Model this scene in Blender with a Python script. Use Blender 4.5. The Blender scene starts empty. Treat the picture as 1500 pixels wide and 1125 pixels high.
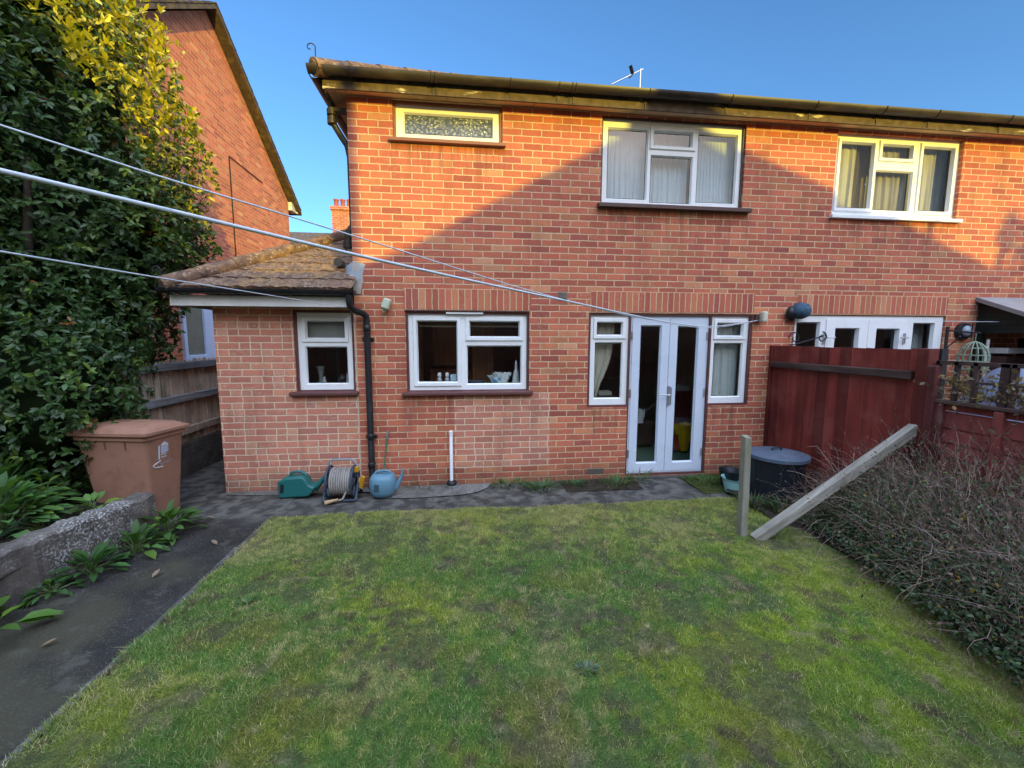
import bpy, math, random
import numpy as np
from mathutils import Vector, Matrix
random.seed(7)
rng = np.random.default_rng(11)
PI = math.pi
SKY, SUN, FRONT, FILL = .15, 4.8, (1.03, 1.68, 2.4, 1), (33.5, 25, 20.8, 1)
S = bpy.context.scene
C = S.collection

# ------------------------------------------------------------------ helpers
def wloc(o):
    v = Vector((0, 0, 0))
    while o is not None:
        v += o.location
        o = o.parent
    return v

def tag(o, label=None, cat=None, group=None, kind=None):
    if label: o['label'] = label
    if cat: o['category'] = cat
    if group: o['group'] = group
    if kind: o['kind'] = kind
    return o

def thing(name, label, cat, loc=(0, 0, 0), group=None):
    o = bpy.data.objects.new(name, None)
    o.empty_display_size = 0.1
    C.objects.link(o)
    o.location = loc
    return tag(o, label, cat, group)

class MB:
    """collects geometry in world coordinates; build() links it as one mesh object"""
    def __init__(s):
        s.v = []; s.f = []
    def add(s, vs, fs):
        n = len(s.v)
        s.v += [tuple(map(float, v)) for v in vs]
        s.f += [tuple(i + n for i in f) for f in fs]
        return s
    def quad(s, a, b, c, d):
        return s.add([a, b, c, d], [(0, 1, 2, 3)])
    def box(s, x0, x1, y0, y1, z0, z1):
        return s.add([(x0, y0, z0), (x1, y0, z0), (x1, y1, z0), (x0, y1, z0), (x0, y0, z1), (x1, y0, z1), (x1, y1, z1), (x0, y1, z1)],
                     [(0, 3, 2, 1), (4, 5, 6, 7), (0, 1, 5, 4), (1, 2, 6, 5), (2, 3, 7, 6), (3, 0, 4, 7)])
    def beam(s, a, b, w, h, up=(0, 0, 1)):
        a = Vector(a); b = Vector(b); d = (b - a).normalized(); up = Vector(up)
        if abs(d.dot(up)) > .98: up = Vector((1, 0, 0))
        r = d.cross(up).normalized() * (w / 2); u = r.cross(d).normalized() * (h / 2)
        P = [a - r - u, a + r - u, a + r + u, a - r + u, b - r - u, b + r - u, b + r + u, b - r + u]
        return s.add(P, [(3, 2, 1, 0), (4, 5, 6, 7), (0, 1, 5, 4), (1, 2, 6, 5), (2, 3, 7, 6), (3, 0, 4, 7)])
    def tube(s, pts, r, n=8, cap=True, closed=False):
        pts = [Vector(p) for p in pts]
        m = len(pts); rs = r if hasattr(r, '__len__') else [r] * m
        vs = []; ref = None
        for i, p in enumerate(pts):
            if closed: d = (pts[(i + 1) % m] - pts[i - 1])
            else: d = pts[min(i + 1, m - 1)] - pts[max(i - 1, 0)]
            d.normalize()
            if ref is None:
                ref = Vector((0, 0, 1)) if abs(d.z) < .9 else Vector((1, 0, 0))
                ref = (ref - d * ref.dot(d)).normalized()
            else:
                ref = (ref - d * ref.dot(d))
                if ref.length < 1e-6: ref = Vector((1, 0, 0)) - d * d.x
                ref.normalize()
            b = d.cross(ref)
            for k in range(n):
                t = 2 * PI * k / n
                vs.append(p + (ref * math.cos(t) + b * math.sin(t)) * rs[i])
        fs = []
        for i in range(m if closed else m - 1):
            j = (i + 1) % m
            for k in range(n):
                fs.append((i * n + k, i * n + (k + 1) % n, j * n + (k + 1) % n, j * n + k))
        if cap and not closed:
            fs.append(tuple(range(n - 1, -1, -1))); fs.append(tuple((m - 1) * n + k for k in range(n)))
        return s.add(vs, fs)
    def lathe(s, c, prof, n=24, axis='z', cap=True):
        """prof: list of (radius, height) ; axis z, x or y"""
        vs = []; c = Vector(c)
        for r, h in prof:
            for k in range(n):
                t = 2 * PI * k / n; a, b = r * math.cos(t), r * math.sin(t)
                vs.append(c + (Vector((a, b, h)) if axis == 'z' else Vector((h, a, b)) if axis == 'x' else Vector((b, h, a))))
        fs = []
        for i in range(len(prof) - 1):
            for k in range(n):
                fs.append((i * n + k, i * n + (k + 1) % n, (i + 1) * n + (k + 1) % n, (i + 1) * n + k))
        if cap:
            fs.append(tuple(range(n - 1, -1, -1))); fs.append(tuple((len(prof) - 1) * n + k for k in range(n)))
        return s.add(vs, fs)
    def ellip(s, c, r, nu=16, nv=10, jit=0):
        vs = []; fs = []
        for i in range(nv + 1):
            p = PI * i / nv
            for k in range(nu):
                t = 2 * PI * k / nu; q = 1 + random.uniform(-jit, jit)
                vs.append((c[0] + r[0] * math.sin(p) * math.cos(t) * q, c[1] + r[1] * math.sin(p) * math.sin(t) * q, c[2] + r[2] * math.cos(p) * q))
        for i in range(nv):
            for k in range(nu):
                fs.append((i * nu + k, (i + 1) * nu + k, (i + 1) * nu + (k + 1) % nu, i * nu + (k + 1) % nu))
        return s.add(vs, fs)
    def prism(s, poly, d0, d1, plane='xz'):
        """extrude an outline; plane xz -> depth along y, yz -> depth along x, xy -> along z"""
        def m(p, d): return (p[0], d, p[1]) if plane == 'xz' else (d, p[0], p[1]) if plane == 'yz' else (p[0], p[1], d)
        n = len(poly)
        vs = [m(p, d0) for p in poly] + [m(p, d1) for p in poly]
        fs = [tuple(range(n)), tuple(range(2 * n - 1, n - 1, -1))] + [(i, i + n, (i + 1) % n + n, (i + 1) % n) for i in range(n)]
        return s.add(vs, fs)
    def build(s, name, mat, parent=None, smooth=0, bevel=0, seg=2, label=None, kind=None):
        me = bpy.data.meshes.new(name)
        off = wloc(parent) if parent else Vector((0, 0, 0))
        me.from_pydata([(v[0] - off.x, v[1] - off.y, v[2] - off.z) for v in s.v], [], s.f)
        me.materials.append(mat)
        me.validate()
        o = bpy.data.objects.new(name, me)
        C.objects.link(o)
        if parent: o.parent = parent
        import bmesh
        if name == 'pane': bevel = 0
        bm = bmesh.new(); bm.from_mesh(me); bmesh.ops.recalc_face_normals(bm, faces=bm.faces); bm.to_mesh(me); bm.free()
        if smooth:
            me.polygons.foreach_set('use_smooth', [True] * len(me.polygons))
            me.set_sharp_from_angle(angle=math.radians(smooth))
        if bevel:
            b = o.modifiers.new('bevel', 'BEVEL'); b.width = bevel; b.segments = seg; b.limit_method = 'ANGLE'
        if label: o['label'] = label
        if kind: o['kind'] = kind
        return o

def raw_mesh(name, V, F, mat, parent=None, col=None, smooth=False):
    """V (n,3) array, F (m,k) int array with constant k, col (n,3)"""
    V = np.asarray(V, np.float32).copy()
    if parent: V -= np.array(wloc(parent), np.float32)
    me = bpy.data.meshes.new(name)
    k = F.shape[1]
    me.vertices.add(len(V)); me.vertices.foreach_set('co', V.ravel())
    me.loops.add(F.size); me.loops.foreach_set('vertex_index', F.ravel().astype(np.int32))
    me.polygons.add(len(F)); me.polygons.foreach_set('loop_start', np.arange(0, F.size, k, dtype=np.int32))
    if smooth: me.polygons.foreach_set('use_smooth', np.ones(len(F), bool))
    if col is not None:
        at = me.attributes.new('tint', 'FLOAT_COLOR', 'POINT')
        at.data.foreach_set('color', np.c_[col, np.ones(len(col))].astype(np.float32).ravel())
    me.update(); me.validate()
    me.materials.append(mat)
    o = bpy.data.objects.new(name, me); C.objects.link(o)
    if parent: o.parent = parent
    return o

def vnoise(x, y, seed=0):
    """smooth value noise, arrays in, 0..1 out"""
    r = np.random.default_rng(seed).random((256, 256))
    xi = np.floor(x).astype(int); yi = np.floor(y).astype(int)
    fx = x - xi; fy = y - yi; fx = fx * fx * (3 - 2 * fx); fy = fy * fy * (3 - 2 * fy)
    g = lambda a, b: r[a % 256, b % 256]
    return (g(xi, yi) * (1 - fx) + g(xi + 1, yi) * fx) * (1 - fy) + (g(xi, yi + 1) * (1 - fx) + g(xi + 1, yi + 1) * fx) * fy

# ------------------------------------------------------------------ materials
class NT:
    def __init__(s, name):
        s.m = bpy.data.materials.new(name); s.m.use_nodes = True
        s.t = s.m.node_tree; s.t.nodes.clear(); s.L = s.t.links
        s.out = s.n('ShaderNodeOutputMaterial')
    def n(s, typ, **k):
        x = s.t.nodes.new(typ)
        for a, b in k.items(): setattr(x, a, b)
        return x
    def put(s, sock, v):
        if v is None: return
        if hasattr(v, 'links') or isinstance(v, bpy.types.NodeSocket): s.L.new(v, sock)
        elif hasattr(sock, 'default_value'):
            if sock.type == 'RGBA' and not hasattr(v, '__len__'): v = (v, v, v)
            if sock.type == 'RGBA' and len(v) == 3: v = (*v, 1)
            sock.default_value = v
    def math(s, op, a, b=None, c=None, clamp=False):
        x = s.n('ShaderNodeMath', operation=op, use_clamp=clamp)
        for i, v in enumerate((a, b, c)): s.put(x.inputs[i], v)
        return x.outputs[0]
    def mix(s, f, a, b, blend='MIX'):
        x = s.n('ShaderNodeMix', data_type='RGBA', blend_type=blend)
        s.put(x.inputs[0], f); s.put(x.inputs[6], a); s.put(x.inputs[7], b)
        return x.outputs[2]
    def noise(s, scale, detail=3, vec=None, rough=.55, dims='3D'):
        x = s.n('ShaderNodeTexNoise', noise_dimensions=dims)
        x.inputs['Scale'].default_value = scale; x.inputs['Detail'].default_value = detail; x.inputs['Roughness'].default_value = rough
        s.put(x.inputs['Vector'], vec if vec is not None else s.pos())
        return x.outputs[0]
    def pos(s):
        if not hasattr(s, '_p'): s._p = s.n('ShaderNodeNewGeometry').outputs['Position']
        return s._p
    def xyz(s):
        if not hasattr(s, '_s'):
            x = s.n('ShaderNodeSeparateXYZ'); s.L.new(s.pos(), x.inputs[0]); s._s = x.outputs
        return s._s
    def scaled(s, sx, sy, sz):
        x = s.n('ShaderNodeVectorMath', operation='MULTIPLY'); s.L.new(s.pos(), x.inputs[0]); x.inputs[1].default_value = (sx, sy, sz)
        return x.outputs[0]
    def ramp(s, f, stops, interp='LINEAR'):
        x = s.n('ShaderNodeValToRGB'); r = x.color_ramp; r.interpolation = interp
        while len(r.elements) < len(stops): r.elements.new(.5)
        for e, (p, c) in zip(r.elements, stops):
            e.position = p; e.color = (*c, 1) if hasattr(c, '__len__') else (c, c, c, 1)
        s.put(x.inputs[0], f)
        return x.outputs[0]
    def smooth(s, v, a, b):
        x = s.n('ShaderNodeMapRange', interpolation_type='SMOOTHSTEP'); s.put(x.inputs[0], v)
        s.put(x.inputs[1], a); s.put(x.inputs[2], b); x.inputs[3].default_value = 0; x.inputs[4].default_value = 1
        return x.outputs[0]
    def bsdf(s, col, rough=.6, spec=.4, height=None, bump=.3, dist=.01, metal=0):
        b = s.n('ShaderNodeBsdfPrincipled')
        s.put(b.inputs['Base Color'], col); s.put(b.inputs['Roughness'], rough); s.put(b.inputs['Metallic'], metal)
        s.put(b.inputs['Specular IOR Level'], spec)
        if height is not None:
            u = s.n('ShaderNodeBump'); u.inputs['Strength'].default_value = bump; u.inputs['Distance'].default_value = dist
            s.put(u.inputs['Height'], height); s.L.new(u.outputs[0], b.inputs['Normal'])
        s.L.new(b.outputs[0], s.out.inputs[0])
        return b

def plain(name, col, rough=.5, var=.18, scale=9, bump=.15, spec=.4, metal=0, dirt=None, dscale=4, damount=.5, stretch=(1, 1, 1)):
    t = NT(name)
    v = t.scaled(*stretch)
    n1 = t.noise(scale, 4, v); n2 = t.noise(scale * 9, 2, v)
    f = t.math('ADD', t.math('MULTIPLY', n1, .7), t.math('MULTIPLY', n2, .3))
    lo = tuple(c * (1 - var) for c in col); hi = tuple(min(1, c * (1 + var)) for c in col)
    c = t.ramp(f, [(.3, lo), (.7, hi)])
    if dirt:
        d = t.smooth(t.noise(dscale, 5, v, .65), .48, .68)
        c = t.mix(t.math('MULTIPLY', d, damount), c, dirt)
    t.bsdf(c, t.math('ADD', t.math('MULTIPLY', n1, .2), rough - .1), spec, f, bump, .01, metal)
    return t.m

def brick(name, axis='x', stagger=.5, pu=.225, pv=.075, u0=0, v0=0, patch=0., soldier=False, dark=1., stain=True, mortar=(.66, .46, .29), drips=()):
    t = NT(name); X = t.xyz()
    h = X[0] if axis == 'x' else X[1]; z = X[2]
    w1 = t.math('MULTIPLY', t.math('SUBTRACT', t.noise(9, 2), .5), .016)
    w2 = t.math('MULTIPLY', t.math('SUBTRACT', t.noise(11, 2, t.scaled(1.3, 1.1, .7)), .5), .012)
    hu = t.math('ADD', h, w1); zv = t.math('ADD', z, w2)
    if soldier: hu, zv = zv, hu
    u = t.math('DIVIDE', t.math('SUBTRACT', hu, u0), pu); v = t.math('DIVIDE', t.math('SUBTRACT', zv, v0), pv)
    row = t.math('FLOOR', v)
    par = t.math('MULTIPLY', t.math('FLOORED_MODULO', row, 2), stagger)
    if stagger:
        rj = t.n('ShaderNodeTexWhiteNoise', noise_dimensions='1D'); t.put(rj.inputs['W'], row)
        par = t.math('ADD', par, t.math('MULTIPLY', rj.outputs[0], .1))
    uu = t.math('ADD', u, par); col = t.math('FLOOR', uu)
    fu = t.math('SUBTRACT', uu, col); fv = t.math('SUBTRACT', v, row)
    def rnd(a, b, k):
        cv = t.n('ShaderNodeCombineXYZ'); t.put(cv.inputs[0], a); t.put(cv.inputs[1], b); cv.inputs[2].default_value = k
        wn = t.n('ShaderNodeTexWhiteNoise', noise_dimensions='3D'); t.L.new(cv.outputs[0], wn.inputs[0]); return wn.outputs[0]
    edge = t.math('MINIMUM', t.math('MULTIPLY', t.math('MINIMUM', fu, t.math('SUBTRACT', 1, fu)), pu),
                  t.math('MULTIPLY', t.math('MINIMUM', fv, t.math('SUBTRACT', 1, fv)), pv))
    cid = col
    if patch:   # some stretchers are really two snapped headers
        big = t.smooth(t.noise(1.3, 3), .42, .62)
        sp = t.math('GREATER_THAN', rnd(col, row, 3.3), 1 - .28 * patch)
        mid = t.math('MULTIPLY', t.math('ABSOLUTE', t.math('SUBTRACT', fu, .5)), pu)
        edge = t.math('MINIMUM', edge, t.math('ADD', mid, t.math('MULTIPLY', t.math('SUBTRACT', 1, sp), 1)))
        cid = t.math('ADD', col, t.math('MULTIPLY', t.math('MULTIPLY', t.math('GREATER_THAN', fu, .5), sp), .5))
    r1 = rnd(cid, row, 0.5); r2 = rnd(cid, row, 7.7)
    k = dark
    c = t.ramp(r1, [(0, (.35 * k, .100 * k, .074 * k)), (.10, (.42 * k, .116 * k, .076 * k)), (.45, (.47 * k, .134 * k, .079 * k)), (.8, (.51 * k, .160 * k, .090 * k)), (.95, (.53 * k, .20 * k, .098 * k)), (1, (.54 * k, .26 * k, .145 * k))])
    n = t.noise(38, 5); n3 = t.noise(160, 3)
    c = t.mix(.55, c, t.ramp(n, [(.25, .68), (.75, 1.08)]), 'MULTIPLY')
    c = t.mix(1, c, t.ramp(r2, [(0, .92), (1, 1.3)]), 'MULTIPLY')
    # creamy lime bloom on some bricks
    bl = t.math('MULTIPLY', t.smooth(t.noise(14, 4, t.scaled(1, 1, 2.2)), .52, .68), t.smooth(rnd(cid, row, 2.1), .55 - .3 * patch, 1))
    c = t.mix(t.math('MULTIPLY', bl, .25 + .45 * patch), c, (.66, .44, .31))
    if patch:
        hd = t.math('MULTIPLY', sp, t.math('GREATER_THAN', rnd(cid, row, 9.1), .5))
        c = t.mix(t.math('MULTIPLY', hd, t.math('ADD', .15, t.math('MULTIPLY', t.smooth(t.noise(25, 3), .4, .6), .35))), c, (.58, .36, .24))
    mcol = t.mix(t.noise(7, 3), tuple(q * .8 for q in mortar), tuple(q * 1.15 for q in mortar))
    if patch: mcol = t.mix(.5, mcol, (.80, .66, .50))
    chip = t.math('MULTIPLY', t.smooth(t.noise(75, 4, rough=.7), .60, .72), .006)
    edge = t.math('SUBTRACT', edge, chip)
    if patch: c = t.mix(.20, c, (.74, .48, .37))
    c = t.mix(t.math('MULTIPLY', t.smooth(t.noise(2.1, 5, rough=.7), .45, .7), .28), c, (.30, .10, .065))
    msk = t.smooth(edge, t.math('ADD', .0028, t.math('MULTIPLY', n, .003)), t.math('ADD', .0060, t.math('MULTIPLY', n, .0035)))
    c = t.mix(msk, mcol, c)
    if stain:
        d = t.math('MULTIPLY', t.smooth(t.noise(1.5, 5, t.scaled(2.6, 2.6, .4), .62), .48, .72), .42)
        c = t.mix(t.math('MULTIPLY', d, .65), c, (.14, .06, .045))
        st = t.smooth(t.noise(3.2, 4, t.scaled(4.5, 4.5, .25), .6), .42, .66)
        for (a_, b_, zt) in drips:      # rain runs below the sills
            m1 = t.math('MULTIPLY', t.smooth(h, a_ - .06, a_ + .06), t.math('SUBTRACT', 1, t.smooth(h, b_ - .06, b_ + .06)))
            m2 = t.math('MULTIPLY', t.smooth(z, zt - .55, zt), t.math('LESS_THAN', z, zt))
            c = t.mix(t.math('MULTIPLY', t.math('MULTIPLY', m1, m2), t.math('MULTIPLY', st, .5)), c, (.12, .065, .05))
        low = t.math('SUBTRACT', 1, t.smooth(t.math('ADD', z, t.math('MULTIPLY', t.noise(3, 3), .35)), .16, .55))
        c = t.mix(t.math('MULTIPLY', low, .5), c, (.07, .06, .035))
    hgt = t.math('ADD', msk, t.math('ADD', t.math('MULTIPLY', n, .35), t.math('MULTIPLY', n3, .3)))
    t.bsdf(c, .92, .2, hgt, .75, .009)
    return t.m

def leafmat(name, rough=.4, trans=.25, spec=.5):
    t = NT(name)
    a = t.n('ShaderNodeAttribute', attribute_name='tint').outputs['Color']
    b = t.n('ShaderNodeBsdfPrincipled'); t.L.new(a, b.inputs['Base Color']); b.inputs['Roughness'].default_value = rough; b.inputs['Specular IOR Level'].default_value = spec
    tr = t.n('ShaderNodeBsdfTranslucent'); t.L.new(t.mix(1, a, (1.4, 1.5, .6), 'MULTIPLY'), tr.inputs[0])
    m = t.n('ShaderNodeMixShader'); m.inputs[0].default_value = trans
    t.L.new(b.outputs[0], m.inputs[1]); t.L.new(tr.outputs[0], m.inputs[2]); t.L.new(m.outputs[0], t.out.inputs[0])
    return t.m

def glassmat(name, tint=(.86, .9, .9), refl=1.5, base=.0, pattern=False, rough=.0):
    t = NT(name)
    ge = t.n('ShaderNodeNewGeometry'); dp = t.n('ShaderNodeVectorMath', operation='DOT_PRODUCT'); t.L.new(ge.outputs['Incoming'], dp.inputs[0]); t.L.new(ge.outputs['Normal'], dp.inputs[1])
    fr_ = t.math('ADD', .04, t.math('MULTIPLY', .96, t.math('POWER', t.math('SUBTRACT', 1, t.math('ABSOLUTE', dp.outputs['Value'])), 5)))   # Schlick, same from both sides
    g = t.n('ShaderNodeBsdfGlossy'); g.inputs['Roughness'].default_value = rough; g.inputs[0].default_value = (.95, .97, 1, 1)
    wob = t.n('ShaderNodeBump'); wob.inputs['Strength'].default_value = .05; wob.inputs['Distance'].default_value = .004
    t.L.new(t.noise(2.2, 2), wob.inputs['Height']); t.L.new(wob.outputs[0], g.inputs['Normal'])
    tr = t.n('ShaderNodeBsdfTransparent'); tr.inputs[0].default_value = (*tint, 1)
    m = t.n('ShaderNodeMixShader')
    t.L.new(t.math('ADD', t.math('MULTIPLY', fr_, refl), base, clamp=True), m.inputs[0])
    t.L.new(tr.outputs[0], m.inputs[1]); t.L.new(g.outputs[0], m.inputs[2]); t.L.new(m.outputs[0], t.out.inputs[0])
    return t.m

M = {}
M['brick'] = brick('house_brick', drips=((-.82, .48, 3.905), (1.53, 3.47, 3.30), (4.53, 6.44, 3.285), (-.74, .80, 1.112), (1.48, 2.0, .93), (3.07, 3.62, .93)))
M['brick_patch'] = brick('patched_brick', patch=1.)
M['brick_side'] = brick('side_brick', axis='y')
M['brick_left'] = brick('orange_gable_brick', axis='y', dark=1.25, mortar=(.62, .36, .19), stain=False)
M['soldier'] = brick('soldier_brick', pu=.245, pv=.075, u0=2.10, stagger=0, soldier=True, stain=False)
M['upvc'] = plain('white_upvc', (.80, .81, .82), .32, .03, 3, .02, dirt=(.55, .54, .5), dscale=5, damount=.18)
M['upvc_dull'] = plain('dull_white_paint', (.70, .70, .68), .5, .06, 4, .06, dirt=(.34, .33, .30), dscale=5, damount=.3)
M['redwood'] = plain('dark_red_painted_timber', (.12, .045, .042), .55, .25, 8, .2, dirt=(.05, .03, .03))
M['sill'] = plain('dark_brown_sill', (.085, .042, .036), .5, .25, 8, .2)
M['glass'] = glassmat('window_glass')
M['glass_dull'] = glassmat('upper_window_glass', refl=2.2, base=.02)
M['gutter'] = plain('weathered_brown_gutter', (.042, .034, .029), .42, .35, 5, .12, dirt=(.12, .095, .055), dscale=7, damount=.55, stretch=(.35, 1, 1))
M['black'] = plain('black_plastic', (.014, .015, .018), .38, .2, 6, .05, dirt=(.05, .05, .05), damount=.35)
M['tile'] = plain('concrete_roof_tile', (.085, .06, .05), .9, .4, 12, .5, dirt=(.20, .15, .055), dscale=6, damount=.55)
M['lead'] = plain('grey_lead_flashing', (.30, .33, .37), .55, .2, 10, .3)
M['steel'] = plain('galvanised_steel', (.5, .52, .54), .35, .15, 10, .05, metal=.8)
M['iron'] = plain('dark_wrought_iron', (.03, .03, .035), .5, .2, 20, .2)
M['cloth'] = plain('washing_line_plastic', (.55, .60, .66), .45, .1, 30, .05)

# mossy tiles: lichen dots
def mossy():
    t = NT('mossy_roof_tile')
    n1 = t.noise(14, 5); n2 = t.noise(3, 4, rough=.6)
    c = t.ramp(n1, [(.3, (.085, .055, .044)), (.7, (.25, .15, .10))])
    vor = t.n('ShaderNodeTexVoronoi'); vor.inputs['Scale'].default_value = 26; t.L.new(t.pos(), vor.inputs['Vector'])
    dots = t.math('MULTIPLY', t.math('SUBTRACT', 1, t.smooth(vor.outputs[0], .22, .42)), t.smooth(t.noise(9, 3), .36, .55))
    c = t.mix(t.math('MULTIPLY', dots, .6), c, (.38, .30, .21))
    moss = t.smooth(t.math('ADD', n2, t.math('MULTIPLY', n1, .35)), .66, .88)
    c = t.mix(t.math('MULTIPLY', moss, .55), c, (.34, .20, .08))
    t.bsdf(c, .95, .2, t.math('ADD', n1, t.math('MULTIPLY', moss, 1.0)), .8, .02)
    return t.m
M['mosstile'] = mossy()

# patterned bathroom glass
def obscure():
    t = NT('patterned_bathroom_glass')
    vor = t.n('ShaderNodeTexVoronoi', feature='SMOOTH_F1'); vor.inputs['Scale'].default_value = 42
    t.L.new(t.scaled(1, 1, 1.2), vor.inputs['Vector'])
    f = t.math('ADD', vor.outputs[0], t.math('MULTIPLY', t.noise(60, 2), .35))
    c = t.ramp(f, [(.28, (.50, .52, .56)), (.5, (.15, .18, .25)), (.75, (.07, .09, .15))])
    t.bsdf(c, .18, .6, f, .6, .01)
    return t.m
M['obscure'] = obscure()

def woodmat(name, base, dark, rough=.8, grain=(30, 30, 1.2), gr=None, wet=None, bump=.35, per=.25, tilt=0):
    t = NT(name)
    if tilt:
        vr = t.n('ShaderNodeVectorRotate', rotation_type='Y_AXIS'); t.L.new(t.pos(), vr.inputs['Vector']); vr.inputs['Angle'].default_value = tilt; t._p = vr.outputs[0]
    n = t.noise(1.6, 5, t.scaled(*grain), .6); n2 = t.noise(2.2, 4)
    c = t.ramp(n, [(.3, dark), (.7, base)])
    c = t.mix(t.math('MULTIPLY', t.smooth(n2, .45, .7), .5), c, tuple(q * .6 for q in dark))
    if gr is not None:
        c = t.mix(t.math('MULTIPLY', t.smooth(t.noise(3.1, 4), .5, .68), .6), c, gr)
    c = t.mix(t.math('MULTIPLY', t.smooth(t.noise(1.2, 5, t.scaled(grain[0] * 1.7, grain[1] * 1.7, grain[2] * 1.3), .7), .55, .75), .35), c, tuple(min(1, q * 1.5 + .02) for q in base))
    oi = t.n('ShaderNodeObjectInfo').outputs['Random']; c = t.mix(1, c, t.ramp(oi, [(0, 1 - per), (1, 1 + per)]), 'MULTIPLY')
    if wet is not None:
        z = t.xyz()[2]
        c = t.mix(t.math('MULTIPLY', t.math('SUBTRACT', 1, t.smooth(t.math('ADD', z, t.math('MULTIPLY', n2, .25)), .18, .5)), .8), c, wet)
    t.bsdf(c, rough, .25, n, bump, .006)
    return t.m
M['redfence'] = woodmat('dark_red_stained_boards', (.275, .046, .034), (.14, .026, .021), .7, (11, 11, .6), wet=(.14, .09, .075), per=.38, gr=(.27, .075, .06))
M['redrail'] = woodmat('faded_red_timber', (.30, .075, .062), (.15, .035, .032), .75, (6, 6, 2))
M['redpost'] = woodmat('worn_red_post', (.2, .05, .045), (.10, .03, .03), .75, (12, 12, 1), gr=(.33, .2, .18))
M['oldrail'] = woodmat('weathered_brown_rail', (.17, .11, .095), (.055, .03, .028), .85, (12, 1.2, 12))
M['greyfence'] = woodmat('old_grey_brown_pickets', (.66, .54, .44), (.36, .29, .23), .9, (18, 18, 1), gr=(.12, .14, .07))
M['greyrail'] = woodmat('blue_grey_fence_rail', (.28, .29, .31), (.15, .155, .165), .85, (14, 1.2, 14))
M['oldpost'] = woodmat('pale_weathered_post', (.40, .38, .32), (.22, .20, .16), .85, (22, 22, 1.2), gr=(.2, .2, .1))
M['oldbeam'] = woodmat('pale_weathered_beam', (.47, .43, .37), (.24, .21, .17), .85, (1.2, 24, 24), gr=(.30, .28, .22), tilt=math.atan2(1.0, 1.36))
M['bathsill'] = plain('reddish_brown_sill', (.24, .095, .055), .5, .2, 8, .2)
M['trellis'] = woodmat('dull_brown_trellis', (.11, .065, .058), (.05, .03, .03), .85, (10, 10, 3))
M['greentimber'] = woodmat('dark_green_timber', (.016, .024, .018), (.008, .012, .010), .55, (4, 4, 4))

def concrete(name, base=(.22, .205, .18), white=.6):
    t = NT(name)
    n = t.noise(6, 6, rough=.7); n2 = t.noise(58, 5, rough=.7); n3 = t.noise(2.5, 4)
    c = t.ramp(n, [(.25, tuple(q * .30 for q in base)), (.5, tuple(q * .7 for q in base)), (.75, tuple(q * 1.15 for q in base))])
    w = t.math('MULTIPLY', t.smooth(n2, .50, .60), t.smooth(n3, .38, .58))
    c = t.mix(t.math('MULTIPLY', w, white), c, (.66, .66, .66))
    vor = t.n('ShaderNodeTexVoronoi'); vor.inputs['Scale'].default_value = 36; t.L.new(t.pos(), vor.inputs['Vector'])
    sp = t.math('MULTIPLY', t.math('SUBTRACT', 1, t.smooth(vor.outputs[0], .14, .3)), t.smooth(t.noise(8, 2), .45, .6))
    c = t.mix(t.math('MULTIPLY', sp, .5 * white), c, (.44, .42, .38))
    t.bsdf(c, .95, .2, t.math('ADD', n, t.math('MULTIPLY', n2, .6)), .9, .02)
    return t.m
M['concrete'] = concrete('rough_rendered_concrete', (.17, .145, .125), .62)
M['slab'] = concrete('pale_concrete_slab', (.20, .185, .16), .3)
M['edging'] = concrete('dirty_path_edging', (.12, .11, .095), .25)
M['gravelboard'] = concrete('dark_concrete_gravel_board', (.11, .105, .095), .1)

def asphalt():
    t = NT('old_asphalt')
    n = t.noise(3, 6, rough=.65); n2 = t.noise(90, 3); n3 = t.noise(1.1, 4)
    c = t.ramp(n, [(.3, (.011, .010, .0085)), (.7, (.034, .030, .027))])
    c = t.mix(t.math('MULTIPLY', t.smooth(n2, .56, .68), .55), c, (.15, .14, .125))
    c = t.mix(t.math('MULTIPLY', t.smooth(t.noise(18, 5, rough=.7), .56, .7), .5), c, (.018, .016, .014))
    c = t.mix(t.math('MULTIPLY', t.smooth(n3, .48, .64), .6), c, (.060, .055, .030))
    c = t.mix(t.math('MULTIPLY', t.smooth(t.noise(5, 6, rough=.75), .52, .66), .55), c, (.085, .078, .066))
    X = t.xyz()
    by = t.smooth(X[1], -1.0, -.55)
    c = t.mix(t.math('MULTIPLY', by, .75), c, t.mix(t.smooth(t.noise(7, 5), .4, .62), (.05, .047, .043), (.15, .14, .125)))
    ck = t.n('ShaderNodeTexVoronoi', feature='DISTANCE_TO_EDGE'); ck.inputs['Scale'].default_value = 1.1
    wv = t.n('ShaderNodeVectorMath', operation='ADD'); t.L.new(t.pos(), wv.inputs[0])
    nv = t.n('ShaderNodeTexNoise'); nv.inputs['Scale'].default_value = 4; t.L.new(t.pos(), nv.inputs['Vector']); t.L.new(nv.outputs[1], wv.inputs[1]); t.L.new(wv.outputs[0], ck.inputs['Vector'])
    cr = t.math('SUBTRACT', 1, t.smooth(ck.outputs[0], .004, .018))
    cr = t.math('MULTIPLY', cr, t.smooth(t.noise(.8, 2), .52, .6))
    c = t.mix(t.math('MULTIPLY', cr, .5), c, (.008, .008, .008))
    t.bsdf(c, .85, .3, t.math('SUBTRACT', t.math('ADD', t.math('MULTIPLY', n2, .5), n), t.math('MULTIPLY', cr, .6)), .7, .012)
    return t.m
M['asphalt'] = asphalt()

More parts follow.
